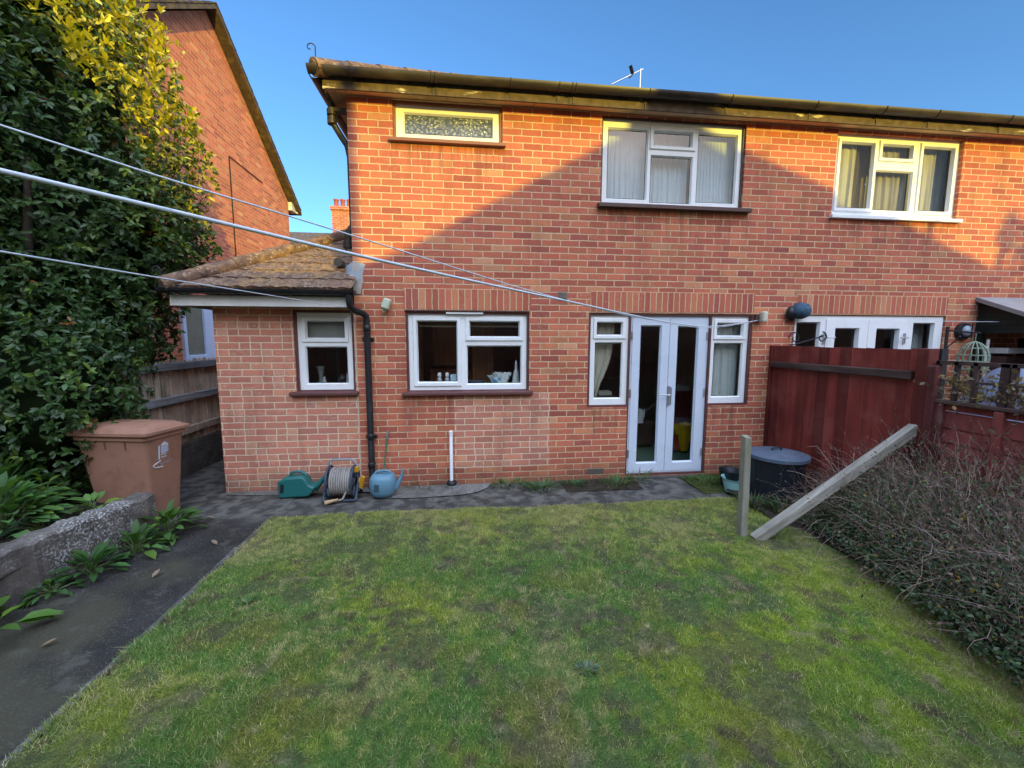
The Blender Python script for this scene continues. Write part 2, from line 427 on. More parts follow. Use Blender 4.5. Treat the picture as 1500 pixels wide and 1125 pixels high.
def soil(name='damp_soil'):
    t = NT(name)
    n = t.noise(10, 6, rough=.7); n2 = t.noise(60, 4)
    c = t.ramp(n, [(.3, (.02, .015, .011)), (.7, (.075, .055, .04))])
    c = t.mix(t.math('MULTIPLY', t.smooth(n2, .56, .7), .5), c, (.14, .11, .08))
    c = t.mix(t.math('MULTIPLY', t.smooth(t.noise(4, 4), .5, .66), .5), c, (.035, .055, .015))
    t.bsdf(c, .95, .2, t.math('ADD', n, n2), 1, .03)
    return t.m
M['soil'] = soil()

def turf(attr=False):
    t = NT('mossy_turf_tinted' if attr else 'mossy_turf')
    n2 = t.noise(26, 5, rough=.7); n3 = t.noise(130, 3)
    c = t.n('ShaderNodeAttribute', attribute_name='tint').outputs['Color'] if attr else t.ramp(n2, [(.28, (.03, .034, .012)), (.5, (.07, .085, .022)), (.72, (.13, .14, .04))])
    c = t.mix(1, c, t.ramp(n2, [(.25, .45), (.75, 1.3)]), 'MULTIPLY'); c = t.mix(.8, c, t.ramp(n3, [(.3, .5), (.7, 1.4)]), 'MULTIPLY')
    t.bsdf(c, .95, .15, t.math('ADD', n2, n3), 1, .02)
    return t.m
M['turf_tint'] = turf(True)
M['turf'] = turf()
M['leaf'] = leafmat('laurel_leaf', .42, .22, .4)
M['softleaf'] = leafmat('soft_leaf', .55, .3, .3)
M['blade'] = leafmat('grass_blade', .65, .3, .2)
M['twig'] = leafmat('dry_twig', .85, 0, .2)
M['bark'] = plain('bark', (.06, .045, .035), .9, .4, 14, .6)
# ------------------------------------------------------------------ the brick house
WT = .28     # wall thickness
def wall_grid(mb, X0, X1, Z0, Z1, holes, y0=0., depth=.11):
    xs = sorted({X0, X1, *[h[i] for h in holes for i in (0, 1)]}); zs = sorted({Z0, Z1, *[h[i] for h in holes for i in (2, 3)]})
    xs = [x for x in xs if X0 <= x <= X1]; zs = [z for z in zs if Z0 <= z <= Z1]
    def solid(i, j):
        if not (0 <= i < len(xs) - 1 and 0 <= j < len(zs) - 1): return None
        cx = (xs[i] + xs[i + 1]) / 2; cz = (zs[j] + zs[j + 1]) / 2
        return not any(h[0] < cx < h[1] and h[2] < cz < h[3] for h in holes)
    for i in range(len(xs) - 1):
        for j in range(len(zs) - 1):
            if not solid(i, j): continue
            a, b, c, d = xs[i], xs[i + 1], zs[j], zs[j + 1]
            mb.quad((a, y0, c), (b, y0, c), (b, y0, d), (a, y0, d))
            mb.quad((a, y0 + depth, c), (a, y0 + depth, d), (b, y0 + depth, d), (b, y0 + depth, c))
            if solid(i + 1, j) is False: mb.quad((b, y0, c), (b, y0 + depth, c), (b, y0 + depth, d), (b, y0, d))
            if solid(i - 1, j) is False: mb.quad((a, y0, c), (a, y0, d), (a, y0 + depth, d), (a, y0 + depth, c))
            if solid(i, j + 1) is False: mb.quad((a, y0, d), (b, y0, d), (b, y0 + depth, d), (a, y0 + depth, d))
            if solid(i, j - 1) is False: mb.quad((a, y0, c), (a, y0 + depth, c), (b, y0 + depth, c), (b, y0, c))

def frame_plate(O, panes, yf, depth=.06, lip=.014, bead=.026):
    """a frame with openings: flat front, sloped glazing beads round every opening"""
    mb = MB()
    xs = sorted({O[0], O[1], *[p[i] for p in panes for i in (0, 1)]}); zs = sorted({O[2], O[3], *[p[i] for p in panes for i in (2, 3)]})
    for i in range(len(xs) - 1):
        for j in range(len(zs) - 1):
            a, b, c, d = xs[i], xs[i + 1], zs[j], zs[j + 1]
            if any(p[0] <= a and b <= p[1] and p[2] <= c and d <= p[3] for p in panes): continue
            mb.quad((a, yf, c), (b, yf, c), (b, yf, d), (a, yf, d))
    a, b, c, d = O; e = yf + depth
    mb.quad((a, yf, c), (a, yf, d), (a, e, d), (a, e, c)); mb.quad((b, yf, c), (b, e, c), (b, e, d), (b, yf, d))
    mb.quad((a, yf, d), (b, yf, d), (b, e, d), (a, e, d)); mb.quad((a, yf, c), (a, e, c), (b, e, c), (b, yf, c))
    for p in panes: ring(mb, p, (p[0] + lip, p[1] - lip, p[2] + lip, p[3] - lip), yf, yf + bead)
    return mb

def ring(mb, A, B, ya, yb):
    q = lambda R, y: [(R[0], y, R[2]), (R[1], y, R[2]), (R[1], y, R[3]), (R[0], y, R[3])]
    a = q(A, ya); b = q(B, yb)
    for i in range(4): mb.quad(a[i], a[(i + 1) % 4], b[(i + 1) % 4], b[i])

def sash_ring(p, yf, w=.042, proud=.016):
    mb = MB(); o = (p[0] - w, p[1] + w, p[2] - w, p[3] + w); o2 = (o[0] + .008, o[1] - .008, o[2] + .008, o[3] - .008)
    ring(mb, o, o2, yf, yf - proud); ring(mb, o2, p, yf - proud, yf - proud)
    ring(mb, p, (p[0] + .013, p[1] - .013, p[2] + .013, p[3] - .013), yf - proud, yf + .02)
    return mb

def gasket(p, y, parent, i=.0095, w=.007):
    mb = MB(); A = (p[0] + i, p[1] - i, p[2] + i, p[3] - i); ring(mb, A, (A[0] + w, A[1] - w, A[2] + w, A[3] - w), y - .0015, y - .001)
    mb.build('gasket', M['black'], parent)
def grow(r, w): return (r[0] - w, r[1] + w, r[2] - w, r[3] + w)

def window(parent, O, panes, sash=(), yf=.045, glass='glass', frame='upvc', surround=None, sw=.028, sill=None, sillmat='sill', sillout=.06, name='window'):
    fr = frame_plate(O, [p for i, p in enumerate(panes)], yf).build(name, M[frame], parent)
    for i in sash: sash_ring(panes[i], yf).build('sash', M[frame], fr)
    for p in panes:
        g = MB().quad((p[0] + .01, yf + .027, p[2] + .01), (p[1] - .01, yf + .027, p[2] + .01), (p[1] - .01, yf + .027, p[3] - .01), (p[0] + .01, yf + .027, p[3] - .01))
        g.build('pane', M[glass], fr); gasket(p, yf + .027, fr, .013)
    if surround:
        mb = MB(); G = grow(O, sw); ya = yf - .022
        for (a, b, c, d) in ((G[0], O[0], G[2], G[3]), (O[1], G[1], G[2], G[3]), (O[0], O[1], O[3], G[3]), (O[0], O[1], G[2], O[2])):
            mb.box(a, b, ya, yf + .06, c, d)
        mb.build('surround', M[surround], fr)
    if sill:
        x0, x1, z0, z1 = sill
        MB().prism([(-sillout, z0), (.045, z0), (.045, z1 + .012), (-sillout, z1 - .008)], x0, x1, 'yz').build('sill', M[sillmat], fr, bevel=.004)
    return fr

bathO = (-.733, .407, 3.976, 4.322); mainO = (1.610, 3.351, 3.366, 4.310); rightO = (4.581, 6.373, 3.335, 4.312)
kitO = (-.655, .731, 1.166, 2.057); extO = (-1.881, -1.285, 1.184, 2.060)
house = thing('brick_house', 'semi-detached red brick house with white windows, low tiled side extension and brown gutter', 'house', (0, 0, 0))
holes = [grow(bathO, .03), grow(mainO, .022), rightO, grow(kitO, .028), (1.482, 3.618, .93, 2.088), (2.0, 3.074, .035, .93), (4.195, 6.40, .06, 2.09)]
mb = MB(); wall_grid(mb, -1.24, 10.2, -.2, 4.42, holes)
mb.quad((10.2, 0, -.2), (10.2, 7.4, -.2), (10.2, 7.4, 4.42), (10.2, 0, 4.42)); mb.quad((10.2, 7.4, -.2), (-1.24, 7.4, -.2), (-1.24, 7.4, 4.42), (10.2, 7.4, 4.42))
mb.build('wall', M['brick'], house)
MB().quad((-1.24, 7.4, -.2), (-1.24, 0, -.2), (-1.24, 0, 4.42), (-1.24, 7.4, 4.42)).build('side_wall', M['brick_side'], house)
mb = MB(); wall_grid(mb, -2.735, -1.24, -.2, 2.14, [grow(extO, .028)])
mb.build('extension_wall', M['brick_patch'], house)
MB().quad((-2.735, 6.5, -.2), (-2.735, 0, -.2), (-2.735, 0, 2.14), (-2.735, 6.5, 2.14)).build('extension_side_wall', M['brick_side'], house)
# a re-bricked patch under the kitchen window, flush infill a hair proud of the wall
mb = MB(); mb.quad((-.14, -.002, .2), (1.02, -.002, .2), (1.02, -.002, 1.12), (-.14, -.002, 1.12)); mb.build('patched_brickwork', M['brick_patch'], house)
# mortar joint between extension and house
MB().box(-1.246, -1.232, -.003, .02, 0, 2.1).build('mortar_joint', plain('pale_mortar', (.5, .42, .33), .95, .25, 20, .3), house)
for (a, b) in ((-.694, .78), (1.5, 3.62), (4.2, 6.40)):
    MB().box(a, b, -.004, .1, 2.102, 2.345).build('soldier_course', M['soldier'], house)
MB().box(-.69, .76, -.006, .05, 2.088, 2.100).build('lintel_edge', M['redwood'], house)

# rooms behind the ground floor windows
wallp = plain('dim_room_plaster', (.55, .46, .38), .9, .15, 2, .05); woodp = plain('kitchen_cupboard_wood', (.60, .30, .15), .5, .3, 5, .05, stretch=(6, 6, .5))
carpet = plain('green_carpet', (.12, .20, .14), .95, .25, 60, .3)
mb = MB()
for (x0, x1, z0, z1, y1) in ((-2.7, 1.30, .05, 2.36, 3.4), (1.36, 3.76, .05, 2.36, 4.2), (3.9, 10, .05, 2.36, 4)):
    for q in (((x0, y1, z0), (x1, y1, z0), (x1, y1, z1), (x0, y1, z1)), ((x0, .115, z0), (x0, y1, z0), (x0, y1, z1), (x0, .115, z1)), ((x1, .115, z0), (x1, .115, z1), (x1, y1, z1), (x1, y1, z0)), ((x0, .115, z1), (x0, y1, z1), (x1, y1, z1), (x1, .115, z1))):
        mb.quad(*q)
mb.build('room_lining', wallp, house)
mb = MB()
for (x0, x1, y1) in ((-2.7, 1.30, 3.4), (1.36, 3.76, 4.2), (3.9, 10, 4)): mb.quad((x0, .115, .055), (x1, .115, .055), (x1, y1, .055), (x0, y1, .055))
mb.build('room_floor', carpet, house)
mb = MB(); mb.box(-1.1, -.62, .75, 1.3, .06, 2.3); mb.box(-.50, .05, 1.6, 2.0, 1.35, 2.2); mb.box(-.55, .1, 1.62, 2.0, .06, 1.3); mb.box(.10, .42, 1.3, 1.8, .06, 2.1); mb.box(-1.2, 1.2, 2.7, 3.2, .06, .95); mb.build('kitchen_cupboard', woodp, house, bevel=.01)
MB().box(-1.2, 1.25, .112, .32, 1.17, 1.195).build('inner_sill', M['upvc_dull'], house)
MB().box(-1.95, -1.22, .112, .26, 1.19, 1.21).build('inner_sill', M['upvc_dull'], house)

# windows
window(house, bathO, [(-.655, .333, 4.022, 4.248)], glass='obscure', surround='bathsill', sw=.026, sill=(-.80, .47, 3.905, 3.948), sillmat='bathsill')
window(house, mainO, [(1.671, 2.168, 3.425, 4.225), (2.225, 2.715, 4.045, 4.216), (2.205, 2.735, 3.395, 3.945), (2.792, 3.300, 3.420, 4.228)], sash=(1,), glass='glass_dull', surround='sill', sw=.018, sill=(1.55, 3.455, 3.300, 3.352), sillout=.08)
window(house, rightO, [(4.67, 5.140, 3.432, 4.225), (5.245, 5.685, 4.057, 4.225), (5.190, 5.730, 3.42, 3.915), (5.830, 6.290, 3.432, 4.225)], sash=(0, 1, 3), glass='glass', sill=(4.55, 6.42, 3.285, 3.335), sillmat='upvc', sillout=.05)
window(house, kitO, [(-.565, -.09, 1.250, 1.985), (.045, .650, 1.788, 1.985), (.012, .675, 1.225, 1.695)], sash=(0, 1), surround='redwood', sill=(-.735, .80, 1.112, 1.150), sillmat='redwood')
window(house, extO, [(-1.795, -1.365, 1.768, 1.975), (-1.812, -1.345, 1.245, 1.682)], sash=(0,), surround='redwood', sill=(-1.975, -1.222, 1.128, 1.166), sillmat='redwood')
MB().box(-.22, .21, .005, .04, 2.059, 2.078).build('trickle_vent', M['upvc'], house)

# french doors with side lights
mbS = MB()
for b in ((1.484, 1.512, .93, 2.086), (1.512, 3.588, 2.064, 2.086), (3.588, 3.616, .93, 2.086), (1.512, 1.998, .926, .956), (3.076, 3.588, .926, .956), (1.998, 2.022, .06, 2.064), (3.052, 3.076, .06, 2.064), (1.99, 3.08, .028, .06)):
    mbS.box(b[0], b[1], .012, .10, b[2], b[3])
fd = mbS.build('french_doors', M['redwood'], house)
for (O, P, sh) in (((1.512, 1.998, .956, 2.064), [(1.592, 1.925, 1.815, 1.985), (1.575, 1.935, 1.03, 1.735)], (0,)), ((3.076, 3.588, .956, 2.064), [(3.155, 3.515, 1.81, 1.985), (3.135, 3.53, 1.03, 1.73)], (0,))):
    frame_plate(O, P, .04).build('side_light', M['upvc'], fd)
    for i in sh: sash_ring(P[i], .04).build('side_light_sash', M['upvc'], fd)
    for p in P: MB().quad((p[0] + .01, .066, p[2] + .01), (p[1] - .01, .066, p[2] + .01), (p[1] - .01, .066, p[3] - .01), (p[0] + .01, .066, p[3] - .01)).build('pane', M['glass'], fd); gasket(p, .066, fd, .013)
upd = plain('blue_white_door_upvc', (.58, .64, .74), .3, .03, 3, .02)
ofr = frame_plate((2.022, 3.052, .06, 2.064), [(2.05, 3.024, .078, 2.036)], .042, bead=.012).build('door_frame', upd, fd)
for (O, P) in (((2.053, 2.534, .082, 2.032), (2.155, 2.432, .185, 1.945)), ((2.540, 3.021, .082, 2.032), (2.642, 2.920, .185, 1.940))):
    frame_plate(O, [P], .035, lip=.016, bead=.03).build('door_leaf', upd, fd)
    MB().quad((P[0] + .01, .066, P[2] + .01), (P[1] - .01, .066, P[2] + .01), (P[1] - .01, .066, P[3] - .01), (P[0] + .01, .066, P[3] - .01)).build('pane', M['glass'], fd); gasket(P, .066, fd, .015)
mb = MB(); mb.box(2.537, 2.562, .020, .036, .93, 1.19); mb.tube([(2.55, .02, 1.075), (2.55, -.03, 1.075), (2.42, -.032, 1.078)], .008, 8); mb.box(2.575, 2.59, .022, .036, .95, 1.17)
mb.build('door_handle', M['steel'], fd, bevel=.003)
for x in (2.046, 3.028):
    for z in (.32, 1.1, 1.82): MB().box(x - .008, x + .008, .018, .04, z - .05, z + .05).build('hinge', M['steel'], fd, bevel=.003)
# neighbour's half: white double doors with side lights
nO = (4.205, 6.385, .07, 2.08)
nd = frame_plate(nO, [(4.24, 4.575, .25, 2.0), (4.785, 5.135, .3, 1.925), (5.385, 5.73, .3, 1.922), (5.94, 6.265, .25, 2.0)], .02, bead=.04).build('double_doors', M['upvc'], house)
for (a, b) in ((4.655, 5.262), (5.268, 5.86)):
    P = (4.785, 5.135, .3, 1.925) if a < 5 else (5.385, 5.73, .3, 1.922)
    frame_plate((a, b, .12, 2.035), [P], .008, bead=.04).build('door_leaf', M['upvc'], nd)
for p in ((4.24, 4.575, .25, 2.0), (4.785, 5.135, .3, 1.925), (5.385, 5.73, .3, 1.922), (5.94, 6.265, .25, 2.0)):
    MB().quad((p[0] + .01, .06, p[2]), (p[1] - .01, .06, p[2]), (p[1] - .01, .06, p[3]), (p[0] + .01, .06, p[3])).build('pane', M['glass'], nd)
for x, sx in ((4.63, 1), (5.80, -1)):
    mb = MB(); mb.box(x - .012, x + .012, -.01, .012, 1.72, 1.86); mb.tube([(x, 0, 1.80), (x, -.05, 1.80), (x + .11 * sx, -.052, 1.80)], .009, 8); mb.build('door_handle', M['steel'], nd)

# roof
def tile_roof(mb, e0, e1, up, n, xl, xr, rowh=.30, wave=.012, pitch=.15, lift=.022):
    """rows of interlocking tiles; e0/e1 eave ends, up = unit slope vector; xl/xr(s) the clip of x at slope distance s"""
    y0, z0 = e0; uy, uz = up; ny, nz = -uz, uy
    for k in range(n):
        s0 = k * rowh; s1 = (k + 1) * rowh + .03
        a = xl(s0); b = xr(s0)
        if b - a < .05: break
        m = max(2, int((b - a) / (pitch / 6)))
        V = []
        for (s, l) in ((s0, lift - .02), (s0, lift), (s1, .002)):
            A = xl(s); B = max(xr(s), A + .01)
            for i in range(m + 1):
                x = A + (B - A) * i / m
                w = wave * (abs(math.sin(PI * x / pitch)) ** .7) + (.003 * math.sin(x * 37 + k * 5))
                q = l + (w if l > 0 else 0)
                V.append((x, y0 + uy * s + ny * q, z0 + uz * s + nz * q))
        F = []
        for r in (0, 1):
            for i in range(m): F.append((r * (m + 1) + i, r * (m + 1) + i + 1, (r + 1) * (m + 1) + i + 1, (r + 1) * (m + 1) + i))
        mb.add(V, F)
c30, s30 = math.cos(math.radians(29)), math.sin(math.radians(29))
mb = MB(); tile_roof(mb, (-.245, 4.455), None, (c30, s30), 15, lambda s: -1.47 + max(0, s * c30), lambda s: 10.4)
mb.quad((-1.47, -.27, 4.44), (-1.47, 7.7, 4.44), (2.5, 7.7, 4.6), (2.5, 3.7, 6.6)); mb.quad((2.5, 3.7, 6.62), (2.5, 7.7, 4.5), (10.4, 7.7, 4.5), (10.4, 3.7, 6.62)); mb.quad((10.4, -.27, 4.44), (10.4, 3.7, 6.6), (10.4, 7.7, 4.44), (10.4, 7.6, 4.43))
roof = mb.build('roof', M['tile'], house, smooth=40)
mb = MB()
for k in range(14):
    a = Vector((-1.47, -.27, 4.455)) + Vector((c30, c30, s30)) * (k * .30); b = a + Vector((c30, c30, s30)) * .32
    mb.tube([a, b], [.085, .075], 10)
mb.build('hip_tiles', M['mosstile'], roof, smooth=50)
def hip_iron(base, s, parent):
    pts = [Vector(base), Vector(base) + Vector((0, 0, .10 * s))]
    for i in range(15):
        t = i / 14 * 1.55 * PI; r = .06 * s * (1 - .055 * i)
        pts.append(Vector(base) + Vector((-.055 * s + r * math.cos(t), 0, .11 * s + r * math.sin(t))))
    MB().tube(pts, .006, 6).build('hip_iron', M['iron'], parent, smooth=40)
hip_iron((-1.44, -.30, 4.52), .85, roof)
soff = plain('stained_soffit_board', (.60, .37, .22), .7, .25, 3, .08, dirt=(.10, .07, .05), dscale=1.1, damount=.6)
mb = MB()
mb.add([(-1.24, 0, 4.362), (10.2, 0, 4.362), (10.2, -.15, 4.325), (-1.40, -.15, 4.325), (-1.40, 7.4, 4.325), (-1.24, 7.4, 4.362)], [(0, 1, 2, 3), (0, 3, 4, 5)])
mb.build('soffit', soff, house)
for x in (-.2, .75, 1.9, 3.25, 4.4, 5.4, 6.1, 7.0): MB().quad((x, -.001, 4.3595), (x + .008, -.001, 4.3595), (x + .05, -.15, 4.3225), (x + .042, -.15, 4.3225)).build('soffit_joint', M['black'], house)
def fasciamat():
    t = NT('peeling_fascia_paint')
    n = t.noise(5, 6, t.scaled(.5, 1, 3), .7)
    c = t.ramp(t.noise(12, 4), [(.3, (.085, .062, .045)), (.7, (.17, .125, .085))])
    c = t.mix(t.smooth(n, .60, .66), c, (.66, .60, .50))
    c = t.mix(t.math('MULTIPLY', t.smooth(t.noise(2.4, 4), .58, .7), .8), c, (.03, .022, .018))
    t.bsdf(c, .8, .2, n, .4, .01); return t.m
M['fascia'] = fasciamat()
mb = MB(); mb.box(-1.405, 10.2, -.172, -.15, 4.322, 4.455); mb.box(-1.427, -1.405, -.172, 7.4, 4.312, 4.455); mb.build('fascia', M['fascia'], house)
def halfround(mb, x0, x1, y, z, r, n=10, t=.005):
    out = [(y + r * math.cos(PI + PI * i / n), z + r * math.sin(PI + PI * i / n)) for i in range(n + 1)]
    inn = [(y + (r - t) * math.cos(2 * PI - PI * i / n), z + (r - t) * math.sin(2 * PI - PI * i / n)) for i in range(n + 1)]
    mb.prism(out + inn, x0, x1, 'yz')
mb = MB(); halfround(mb, -1.53, 10.2, -.245, 4.470, .060, 12)
gut = mb.build('gutter', M['gutter'], house, smooth=40)
MB().prism([(-.245 + .061 * math.cos(PI + PI * i / 12), 4.470 + .061 * math.sin(PI + PI * i / 12)) for i in range(13)], -1.536, -1.53, 'yz').build('gutter_end_cap', M['gutter'], gut)
mb = MB(); out = [(-1.49 + .07 * math.cos(PI + PI * i / 10), 4.46 + .07 * math.sin(PI + PI * i / 10)) for i in range(11)]; inn = [(-1.49 + .065 * math.cos(2 * PI - PI * i / 10), 4.46 + .065 * math.sin(2 * PI - PI * i / 10)) for i in range(11)]
mb.prism(out + inn, -.2, 7.5, 'xz'); mb.build('side_gutter', M['black'], house, smooth=40)
for x in (-1.12, -.32, -.28, .50, 1.02, 1.16, 1.20, 2.02, 2.98, 4.02, 4.90, 5.60, 6.6):
    mb = MB()
    mb.tube([(x, -.245 + .064 * math.cos(PI + PI * i / 10), 4.470 + .064 * math.sin(PI + PI * i / 10)) for i in range(11)], .007, 6)
    mb.box(x - .008, x + .008, -.18, -.172, 4.335, 4.46)
    mb.build('gutter_bracket', M['gutter'], gut, smooth=40)
# swan neck at the left corner and the pipe down the side wall
mb = MB(); mb.tube([(-1.43, .12, 4.33), (-1.43, .12, 4.22), (-1.425, .13, 4.13), (-1.36, .18, 4.02), (-1.30, .2, 3.93), (-1.275, .2, 3.8), (-1.272, .2, 3.0)], .034, 12)
mb.lathe((-1.43, .12, 4.11), [(.05, 0), (.05, .07)], 12); mb.lathe((-1.43, .12, 4.2), [(.052, 0), (.052, .06)], 12); mb.box(-1.43, -1.24, .08, .16, 4.23, 4.27)
mb.build('swan_neck_pipe', M['gutter'], house, smooth=50)
mb = MB(); mb.tube([(-1.47, .75, 2.80), (-1.47, .75, 3.0), (-1.46, .75, 3.10), (-1.41, .75, 3.17), (-1.34, .75, 3.19), (-1.24, .75, 3.19)], .06, 12); mb.lathe((-1.47, .75, 2.92), [(.07, 0), (.07, .08)], 12)
mb.build('waste_bend', M['gutter'], house, smooth=50)
# extension roof: hipped lean-to
ce, se = math.cos(math.radians(31)), math.sin(math.radians(31))
EY, EZ, EXL = -.27, 2.285, -2.99
mb = MB(); tile_roof(mb, (EY, EZ), None, (ce, se), 10, lambda s: EXL + s * ce, lambda s: -1.195 if EY + s * ce < .03 else -1.245, rowh=.225, wave=.015, pitch=.15, lift=.015)
mb.quad((EXL, EY, EZ - .01), (EXL, 6.6, EZ - .01), (-1.245, 6.6, EZ + 1.08), (-1.245, EY + 1.825, EZ + 1.08))
eroof = mb.build('extension_roof', M['mosstile'], house, smooth=40)
mb = MB()
for k in range(8):
    a = Vector((EXL - .03, EY - .03, EZ + .02)) + Vector((ce, ce, se)) * (k * .27); mb.tube([a, a + Vector((ce, ce, se)) * .29], [.085, .075], 10)
mb.build('extension_hip_tiles', M['mosstile'], eroof, smooth=50)
hip_iron((EXL - .02, EY - .05, EZ + .07), .8, eroof)
mb = MB(); P0 = [(-1.27, -.02, 2.43), (-1.36, .10, 2.47), (-1.38, .22, 2.60), (-1.25, .3, 2.72), (-1.243, -.006, 2.62), (-1.10, -.006, 2.60), (-1.14, -.006, 2.47), (-1.2, -.02, 2.40)]
mb.add(P0, [(0, 1, 2, 3, 4), (0, 4, 5, 6, 7)]); mb.build('lead_flashing', M['lead'], eroof, smooth=60)
MB().prism([(-1.245, 2.27), (-1.17, 2.27), (-1.13, 2.42), (-1.16, 2.55), (-1.24, 2.62)], -.012, .0, 'xz').build('mortar_fillet', plain('pale_roof_mortar', (.42, .38, .34), .95, .2, 15, .4), eroof)
mb = MB(); mb.tube([(-1.42, .20, 2.62), (-1.42, .08, 2.63)], .05, 12); mb.build('flue_terminal', M['black'], eroof, smooth=50)
mb = MB(); mb.box(EXL, -1.22, -.215, -.19, 2.105, 2.215); mb.box(EXL - .025, EXL, -.215, 6.5, 2.105, 2.215)
mb.build('extension_fascia', M['upvc_dull'], house, bevel=.003)
MB().box(EXL, -1.24, -.19, .0, 2.115, 2.135).build('extension_soffit', soff, house)
mb = MB(); halfround(mb, EXL - .08, -1.16, -.275, 2.275, .052, 10)
g2 = mb.build('extension_gutter', M['black'], house, smooth=40)
mb = MB(); mb.box(-1.165, -1.158, -.325, -.222, 2.225, 2.275)
for x in (-2.9, -2.35, -1.8): mb.box(x - .012, x + .012, -.33, -.21, 2.218, 2.228)
mb.lathe((-1.22, -.275, 2.15), [(.034, 0), (.04, .06), (.04, .08)], 12); mb.build('gutter_outlet', M['black'], g2, smooth=50)
mb = MB(); mb.tube([(-1.22, -.275, 2.17), (-1.215, -.268, 2.11), (-1.19, -.23, 2.075), (-1.13, -.11, 2.05), (-1.10, -.068, 2.02), (-1.098, -.062, 1.96), (-1.098, -.062, .06), (-1.10, -.08, .02)], .036, 14)
for z in (1.86, .62, .28): mb.lathe((-1.098, -.062, z), [(.037, -.005), (.043, 0), (.043, .055), (.037, .06)], 14)
for z in (1.75, .62): mb.box(-1.16, -1.036, -.03, .0, z, z + .03)
mb.build('downpipe', M['black'], house, smooth=50)
mb = MB(); mb.tube([(-.180, -.002, .665), (-.180, -.045, .665), (-.180, -.055, .65), (-.180, -.055, .05)], .021, 14); mb.lathe((-.18, -.055, .635), [(.025, 0), (.025, .045)], 14)
wp = mb.build('waste_pipe', M['upvc'], house, smooth=50)
mb = MB(); mb.lathe((-.18, -.055, .03), [(.06, 0), (.06, .035), (.045, .05), (.026, .055)], 16); mb.build('rubber_collar', M['black'], wp, smooth=50)
mb = MB(); mb.lathe((-.18, -.06, -.02), [(.10, 0), (.095, .05), (.07, .055)], 16); mb.build('gully_surround', M['slab'], wp, smooth=50)
# vents
mb = MB(); mb.box(1.105, 1.205, -.012, .01, 2.245, 2.325)
for k in range(5): mb.box(1.112, 1.198, -.018, -.012, 2.252 + k * .015, 2.260 + k * .015)
mb.build('plastic_vent', plain('grey_brown_vent', (.20, .18, .16), .6, .15), house)
mb = MB(); mb.box(1.50, 1.72, -.004, .01, .085, .15)
for k in range(9):
    for j in range(3): mb.box(1.512 + k * .023, 1.526 + k * .023, -.006, -.004, .093 + j * .019, .103 + j * .019)
mb.build('air_brick', plain('dirty_air_brick', (.10, .085, .07), .9, .3), house)
MB().box(2.0, 3.1, -.05, .012, -.02, .03).build('door_step', M['gravelboard'], house, bevel=.008)
# roof aerial
aer = thing('television_aerial', 'small grey television aerial on a mast above the roof', 'aerial', (3.52, 3.6, 6.5))
MB().tube([(3.52, 3.6, 6.4), (3.52, 3.6, 7.12)], .018, 8).build('mast', M['steel'], aer, smooth=50)
mb = MB(); mb.tube([(3.58, 3.6, 7.13), (2.93, 3.6, 6.80)], .007, 6); mb.build('boom', M['steel'], aer)
for k in range(9):
    p = Vector((3.28 - .042 * k, 3.6, 6.977 - .0213 * k)); MB().tube([p + Vector((-.012, .05, .035)), p + Vector((.012, -.05, -.035))], .004, 5).build('director', M['iron'], aer)
for q in (-1, 1): MB().beam((3.36, 3.6, 7.03), (3.29, 3.55, 7.03 + .11 * q), .07, .010).build('reflector', M['iron'], aer)

# ------------------------------------------------------------------ house on the left
nh = thing('neighbouring_house', 'tall orange brick gable of the next house behind the laurel', 'house', (-4.97, 4.5, 0))
GX = -4.97
mb = MB()
def gable(y): return 8.12 - abs(y - 4.5) * .727
mb.add([(GX, 1.05, -.2), (GX, 7.92, -.2), (GX, 7.92, 5.62), (GX, 4.5, 8.12), (GX, 1.05, 5.61)], [(0, 1, 2, 3, 4)])
mb.quad((GX, 1.05, -.2), (GX, 1.05, 5.6), (-12, 1.05, 5.6), (-12, 1.05, -.2)); mb.quad((GX, 7.92, -.2), (-12, 7.92, -.2), (-12, 7.92, 5.6), (GX, 7.92, 5.6))
mb.build('wall', M['brick_left'], nh)
mb = MB()
for sgn in (-1, 1):
    a = (4.5, 8.26); b = (4.5 + sgn * 3.85, 8.26 - 3.85 * .727)
    mb.add([(GX + .20, a[0], a[1]), (GX + .20, b[0], b[1]), (-12, b[0], b[1]), (-12, a[0], a[1]), (GX + .20, a[0], a[1] - .09), (GX + .20, b[0], b[1] - .09), (-12, b[0], b[1] - .09), (-12, a[0], a[1] - .09)],
           [(0, 1, 2, 3), (4, 7, 6, 5), (0, 4, 5, 1), (1, 5, 6, 2)])
nr = mb.build('roof', M['tile'], nh)
mb = MB()
for sgn in (-1, 1):
    for k in range(18):
        y = 4.5 + sgn * (k * .212); z = 8.275 - k * .212 * .727
        mb.beam((GX + .145, y, z), (GX + .145, y + sgn * .225, z - .225 * .727 + .018), .13, .022)
mb.build('verge_tiles', M['tile'], nr)
mb = MB(); mb.box(-12, GX + .12, 8.25, 8.42, 5.40, 5.52); mb.box(GX - .02, GX + .09, 7.93, 8.25, 5.40, 5.62); mb.build('eaves_box', M['upvc_dull'], nh)
mb = MB(); mb.tube([(GX + .015, 4.95, 5.6), (GX + .015, 4.95, 1.2)], .012, 6); mb.tube([(GX + .015, 4.95, 5.62), (GX + .015, 6.4, 5.60)], .010, 6); mb.build('cable', M['black'], nh)
